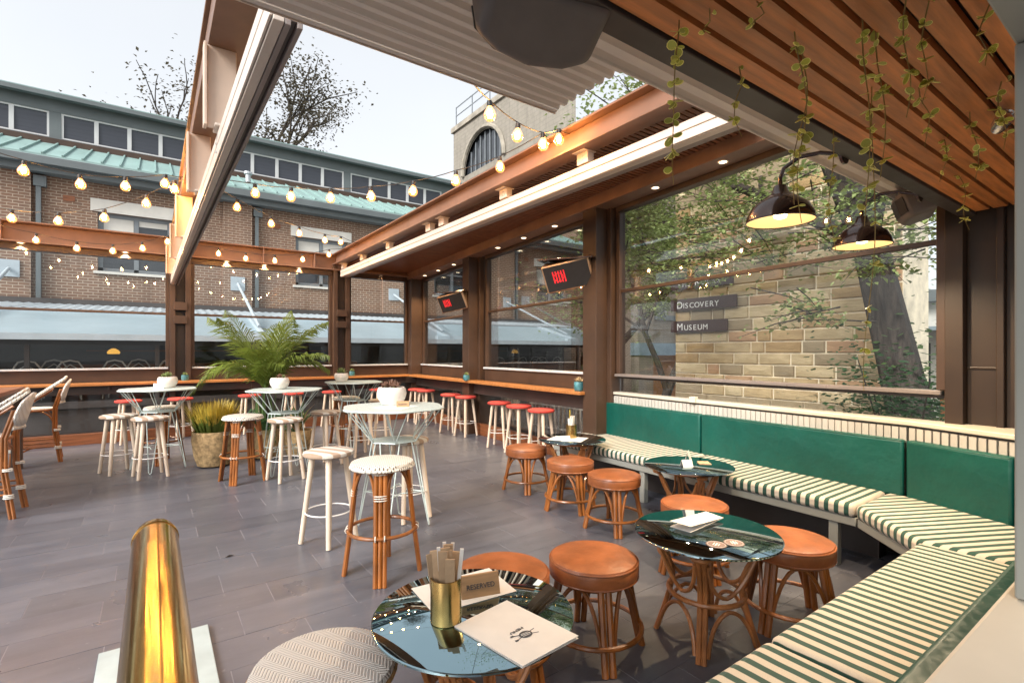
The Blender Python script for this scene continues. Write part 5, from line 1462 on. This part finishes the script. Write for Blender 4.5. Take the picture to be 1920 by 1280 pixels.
# sandstone wall building with the museum signs
sw = empty('sandstone_building', (12.4, 6.2, -3.2)); tag(sw, 'sandstone block wall of the museum seen through the right windows', 'building')
o = slab('core_wall', 'mortar', sw, 12.03, 13.5, 3.6, 8.9, -3.2, 9); o.location = Vector(o.location) - Vector(sw.location)
blk = {}
def block(w, h):
    key = (round(w, 2), round(h, 2))
    if key not in blk:
        for var in range(3):
            random.seed(hash(key) % 9999 + var)
            m = MB(); a, b = key[0] / 2, key[1] / 2; d = .045
            ch_ = .018
            j = lambda: random.uniform(-.008, .008)
            v = [(0, -a, -b), (0, a, -b), (0, a, b), (0, -a, b)]
            front = [(-d + j(), -a + ch_, -b + ch_), (-d + j(), 0, -b + ch_), (-d + j(), a - ch_, -b + ch_), (-d + j(), a - ch_, b - ch_), (-d + j(), 0, b - ch_), (-d + j(), -a + ch_, b - ch_), (-d - .012 + j(), -a * .4, j()), (-d - .012 + j(), a * .45, j())]
            o_ = 4
            fs = [(4, 5, 10), (5, 11, 10), (5, 6, 11), (6, 7, 11), (7, 8, 11), (8, 10, 11), (8, 9, 10), (9, 4, 10), (0, 1, 6, 5, 4), (1, 2, 7, 6), (2, 3, 9, 8, 7), (3, 0, 4, 9)]
            blk.setdefault(key, []).append(m.add(v + front, fs).mesh('stone', 'sandstone'))
    return blk[key]
random.seed(11)
z = -.2; cnt = 0; farst = MB()
while z < 6.6:
    h = random.choice((.26, .28, .3, .28)); y = 8.9
    while y > 3.6:
        w = min(random.choice((.35, .5, .65, .75, .85, 1.0)), y - 3.6)
        if w < .12: break
        if z > .1 and z < 5.4 and cnt < 300:
            ms = block(w - .028, h - .028)
            random.random()
            link('stone', ms[cnt % 3], sw, (12.03 - 12.4, y - w / 2 - 6.2, z + h / 2 + 3.2)); cnt += 1
        else:
            farst.box(12.0, 12.029, y - w + .01, y - .01, z + .01, z + h - .01)
        y -= w
    z += h
o = farst.build('stonework', 'sandstone', sw); o.location = -Vector(sw.location); o['kind'] = 'stuff'
def museum_sign(word, y0, y1, z0, z1, label):
    s = slab('museum_sign', 'sign_brown', None, -.03, .03, -(y0 - y1) / 2, (y0 - y1) / 2, -(z1 - z0) / 2, (z1 - z0) / 2, bevel=.004)
    s.location = (11.9, (y0 + y1) / 2, (z0 + z1) / 2)
    tag(s, label, 'sign', 'museum wall signs')
    hgt = z1 - z0
    # letters: large initials, smaller capitals
    u = (y0 - y1) / 2 - .2
    for wd in word.split(' '):
        for i, chh in enumerate(wd):
            sz_ = hgt * (.86 if i == 0 else .66)
            t_ = text(chh, sz_, 'letter_white', s, (-.036, u, -hgt * .06 - (0 if i == 0 else hgt * .065)), (PI / 2, 0, -PI / 2), .004, 'LEFT', 1.0)
            adv = {'I': .32, 'M': .86, 'O': .82, 'D': .76, 'U': .74, 'C': .72, 'E': .64, 'S': .64, 'R': .7, 'V': .72, 'Y': .68, 'T': .66, 'H': .76, 'K': .7}.get(chh, .7)
            u -= adv * sz_ * 1.02
        u -= hgt * .3
museum_sign('THE ROCKS', 8.95, 7.1, 3.22, 3.53, 'upper dark brown wall sign reading THE ROCKS on sandstone')
museum_sign('DISCOVERY', 8.95, 7.0, 2.63, 2.94, 'dark brown wall sign reading DISCOVERY on sandstone')
museum_sign('MUSEUM', 8.95, 7.25, 2.03, 2.34, 'dark brown wall sign reading MUSEUM on sandstone')

# distant stone tower with arched window
tw = empty('stone_tower', (28, 37, -3.2)); tag(tw, 'distant grey stone block with large arched window and roof railing', 'building')
brick('tower_brick', (.3, .27, .22), (.24, .215, .18), (.2, .18, .15), .8, .35, msize=.02)
N = 16; yc, zc, ra = 38.1, 18.0, 3.2
m = MB()
arch = [(24, yc + ra * math.cos(PI * k / N), zc + ra * math.sin(PI * k / N)) for k in range(N + 1)]
top = [(24, 43.5 - (43.5 - 26) * k / N, 22.8) for k in range(N + 1)]
v = arch + top; fs = [(k, k + 1, N + 2 + k, N + 1 + k) for k in range(N)]
fs += [(len(v), len(v) + 1, N + 1, 0), (N, len(v) + 2, len(v) + 3, 2 * N + 1), (len(v) + 1, len(v) + 0, len(v) + 0)][:2]
v += [(24, 43.5, -3.2), (24, 43.5, 22.8), (24, 26, -3.2), (24, 26, 22.8)]
i0 = 2 * N + 2
fs = [(k, k + 1, N + 2 + k, N + 1 + k) for k in range(N)] + [(i0, i0 + 1, 0), (i0, 0, N, i0 + 2), (N, i0 + 3, i0 + 2)]
fs += [(i0, i0 + 4, i0 + 5, i0 + 1)]
v += [(34, 43.5, -3.2), (34, 43.5, 22.8)]
o = m.add(v, fs).build('wall', 'tower_brick', tw); o.location = -Vector(tw.location)
def tpart(n, m_, *a): return bpart(n, m_, *a, tw, 0, tw)
tpart('window_pane', 'pane_dark', 24.3, 24.35, yc - ra - 1, yc + ra + 1, zc - 1, zc + ra + 1)
for k in range(-3, 4): tpart('window_bar', 'frame_grey', 24.2, 24.28, yc + k * .8 - .05, yc + k * .8 + .05, zc, zc + math.sqrt(ra * ra - (k * .8) ** 2) - .02)
m = MB(); m.tube([(23.9, yc + (ra + .25) * math.cos(PI * k / N), zc + (ra + .25) * math.sin(PI * k / N)) for k in range(N + 1)], .2, 6); o = m.build('arch_moulding', 'tower_stone', tw); o.location = -Vector(tw.location)
tpart('parapet', 'tower_stone', 23.8, 24.3, 26, 43.7, 22.82, 23.3)
for y in (43, 40, 37, 34, 31): tpart('railing_post', 'frame_grey', 24, 24.08, y, y + .08, 23.3, 25.2)
tpart('railing_bar', 'frame_grey', 24.01, 24.07, 28, 43, 25.1, 25.2); tpart('railing_bar', 'frame_grey', 24.01, 24.07, 28, 43, 24.3, 24.38)

# pale shop front far right beyond the tree
ps = empty('pale_shopfront', (22, 4.4, -3.2)); tag(ps, 'pale shopfront with blue awning seen beyond the tree', 'building')
def ppart(n, m_, *a): return bpart(n, m_, *a, ps, 0, ps)
ppart('wall', 'lintel_white', 22, 25, 0, 7.5, -3.2, 3.2); ppart('roof', 'fascia_grey', 21.5, 25.5, -.3, 8, 3.21, 3.6)
ppart('awning', 'awning', 20.6, 21.98, .5, 7.2, 2.2, 2.32)
for y in (1, 2.6, 4.2, 5.8): ppart('window', 'pane_dark', 21.95, 21.99, y, y + 1.1, .2, 1.8)
for y in (1.9, 5.1): ppart('pillar', 'skirt_wood', 20.8, 20.95, y, y + .15, -3.2, 2.2)

# ------------------------------------------------------------------ trees
def tree(name, label, base_, h, crown, nleaf, leafmat, lsize, rad=.3, seed=1, lean=(0, 0), levels=4, trunk_h=.4, clump=14, group=None, spread=1.0, canopy=(), thin=.55):
    rnd = random.Random(seed)
    o = empty(name, base_); tag(o, label, 'tree', group)
    lm = MB(); bm_ = MB(); tips = []
    def grow(p, d, L_, r, lev):
        pts = [p]; q = p.copy(); dd = d.copy(); n = 4
        for i in range(n):
            dd = (dd + Vector((rnd.uniform(-.18, .18), rnd.uniform(-.18, .18), rnd.uniform(-.05, .12)))).normalized()
            q = q + dd * (L_ / n); pts.append(q.copy())
        (bm_).tube(pts, [r * (1 - .45 * i / n) for i in range(n + 1)], 7 if lev < 2 else 5)
        if lev >= 2: tips.extend(pts[2:])
        if lev < levels:
            k = 3 if lev < 2 else 3
            for i in range(k):
                t = rnd.uniform(.55, 1.) if i else 1.
                s = pts[min(n, int(t * n))]
                a = rnd.uniform(0, 2 * PI); tilt = rnd.uniform(.45, 1.0) * spread
                w = Vector((math.cos(a), math.sin(a), 0))
                nd_ = (dd * math.cos(tilt) + (w - dd * w.dot(dd)).normalized() * math.sin(tilt)).normalized()
                grow(s, nd_, L_ * rnd.uniform(.55, .75), r * thin, lev + 1)
    d0 = Vector((lean[0], lean[1], 1)).normalized()
    grow(Vector((0, 0, 0)), d0, h * trunk_h, rad, 0)
    def leaf_at(c, s):
        a = rnd.uniform(0, 2 * PI); e = rnd.uniform(-.9, .6)
        u = Vector((math.cos(a) * math.cos(e), math.sin(a) * math.cos(e), math.sin(e))) * s
        w = Vector((-math.sin(a), math.cos(a), rnd.uniform(-.6, .6))).normalized() * s * .34
        up_ = u.cross(w).normalized() * s * .14
        lm.add([c, c + u * .5 + w + up_, c + u, c + u * .5 - w + up_], [(0, 1, 2), (0, 2, 3)])
    for (cx, cy, cz, ex, ey, ez, ncl, per) in canopy:      # leafy boughs: a thin twig with leaves along it
        for i in range(ncl):
            while True:
                v_ = Vector((rnd.uniform(-1, 1), rnd.uniform(-1, 1), rnd.uniform(-1, 1)))
                if v_.length < 1: break
            c0_ = Vector((cx + v_.x * ex, cy + v_.y * ey, cz + v_.z * ez))
            a = rnd.uniform(0, 2 * PI); dd = Vector((math.cos(a), math.sin(a), rnd.uniform(-.45, .15))).normalized() * rnd.uniform(.5, 1.1)
            bm_.tube([c0_ - dd * .6, c0_, c0_ + dd * .7 - Vector((0, 0, .1))], [.014, .009, .003], 4)
            for k in range(per):
                t = rnd.uniform(-.5, .8)
                leaf_at(c0_ + dd * t + Vector((rnd.gauss(0, .11), rnd.gauss(0, .11), rnd.gauss(0, .08))), lsize * rnd.uniform(.6, 1.3))
    bm_.build('trunk', 'bark', o, smooth=True)
    for i in range(nleaf):
        t = rnd.choice(tips); c = Vector(t) + Vector((rnd.gauss(0, 1), rnd.gauss(0, 1), rnd.gauss(0, .8))) * crown
        a = rnd.uniform(0, 2 * PI); e = rnd.uniform(-.9, .6); s = lsize * rnd.uniform(.6, 1.3)
        u = Vector((math.cos(a) * math.cos(e), math.sin(a) * math.cos(e), math.sin(e))) * s
        w = Vector((-math.sin(a), math.cos(a), rnd.uniform(-.6, .6))).normalized() * s * .34
        up_ = u.cross(w).normalized() * s * .14
        lm.add([c, c + u * .5 + w + up_, c + u, c + u * .5 - w + up_], [(0, 1, 2), (0, 2, 3)])
    q = lm.build('crown', leafmat, o); q['kind'] = 'stuff'
    return o
tree('street_tree', 'large leafy tree with dark leaning trunk before the sandstone wall', (9.75, 2.2, -3.2), 14.5, .6, 3000, 'leaf_tree', .105, .4, 5, (-.02, .1), 4, .62, thin=.36, canopy=((-.2, 3.6, 7.6, 1.6, 3.4, 1.5, 150, 36), (-.6, 5.6, 6.5, 1., 1.6, .7, 36, 34), (-1.2, .6, 6.8, 1., 1.6, .9, 40, 34), (-1.1, 1.7, 5.35, .6, .5, .35, 9, 30), (.3, 5.5, 8.6, 1.6, 2.6, 1.4, 70, 40)))
tree('street_tree', 'leafy tree before the cream brick building', (15.4, 12.2, -3.2), 14.5, .65, 8000, 'leaf_tree', .16, .22, 9, (-.02, .02), 4, .45, canopy=((-.5, -.3, 8.6, 2., 2., 2.6, 130, 40),))
tree('street_tree', 'green tree top showing above the right roof beam', (15.5, 16.2, -3.2), 19, .7, 7500, 'leaf_tree', .22, .3, 4, (.05, -.1), 4, .45)
tree('background_tree', 'tall sparse dark tree behind the brick building, right of the left beam', (4.0, 35, -3.2), 23.5, .6, 8000, 'leaf_far', .2, .4, 14, (0, 0), 4, .42, spread=.5)
tree('background_tree', 'smaller sparse tree top behind the brick building, left of the left beam', (.9, 33, -3.2), 19.5, .55, 3000, 'leaf_far', .2, .35, 8, (0, 0), 4, .46, spread=.5)
tree('background_tree', 'low russet tree top behind the roof near the stone tower', (14.6, 31.5, -3.2), 13., .55, 3000, 'leaf_far', .2, .35, 6, (0, 0), 4, .42, spread=.6)
def shrub(label, loc, r, n, m_, ls, seed):
    rnd = random.Random(seed); o = empty('shrub', loc); tag(o, label, 'shrub')
    st_ = MB(); lm = MB()
    for i in range(14):
        a = rnd.uniform(0, 2 * PI); e = Vector((math.cos(a) * r * rnd.random(), math.sin(a) * r * rnd.random(), r * rnd.uniform(1., 2.2)))
        st_.tube([(0, 0, 0), e * .5 + Vector((0, 0, .1)), e], [.025, .015, .006], 5)
        for j in range(n // 14):
            c = e * rnd.uniform(.3, 1.05) + Vector((rnd.gauss(0, .28), rnd.gauss(0, .28), rnd.gauss(0, .25))) * r
            b = rnd.uniform(0, 6.28); s = ls * rnd.uniform(.6, 1.3)
            u = Vector((math.cos(b), math.sin(b), rnd.uniform(-.6, .4))).normalized() * s; w = Vector((-math.sin(b), math.cos(b), rnd.uniform(-.5, .5))) * s * .36
            lm.add([c, c + u * .5 + w, c + u, c + u * .5 - w], [(0, 1, 2, 3)])
    st_.build('stems', 'bark', o); q = lm.build('foliage', m_, o); q['kind'] = 'stuff'
shrub('teal green leafy shrub at the foot of the leaning trunk', (7.9, 2.35, -.75), 1.0, 5200, 'leaf_dark', .085, 3)
shrub('tall green shrub at the right edge of the window', (10.2, 1.75, -2.2), 1.9, 5200, 'leaf_mid', .12, 4)
# picket railing beyond the lower right glass
pf = empty('picket_fence', (6.6, 6., -.6)); tag(pf, 'pale picket railing outside the lower right glass', 'fence')
for z in (.55, 1.0): MB().tube([(0, -2.4, z), (0, 2.6, z)], .018, 6).build('rail', 'galv', pf)
pk = MB().box(-.008, .008, -.015, .015, 0, 1.15).mesh('picket', 'galv')
for i in range(40): link('picket', pk, pf, (0, -2.35 + i * .125, 0))
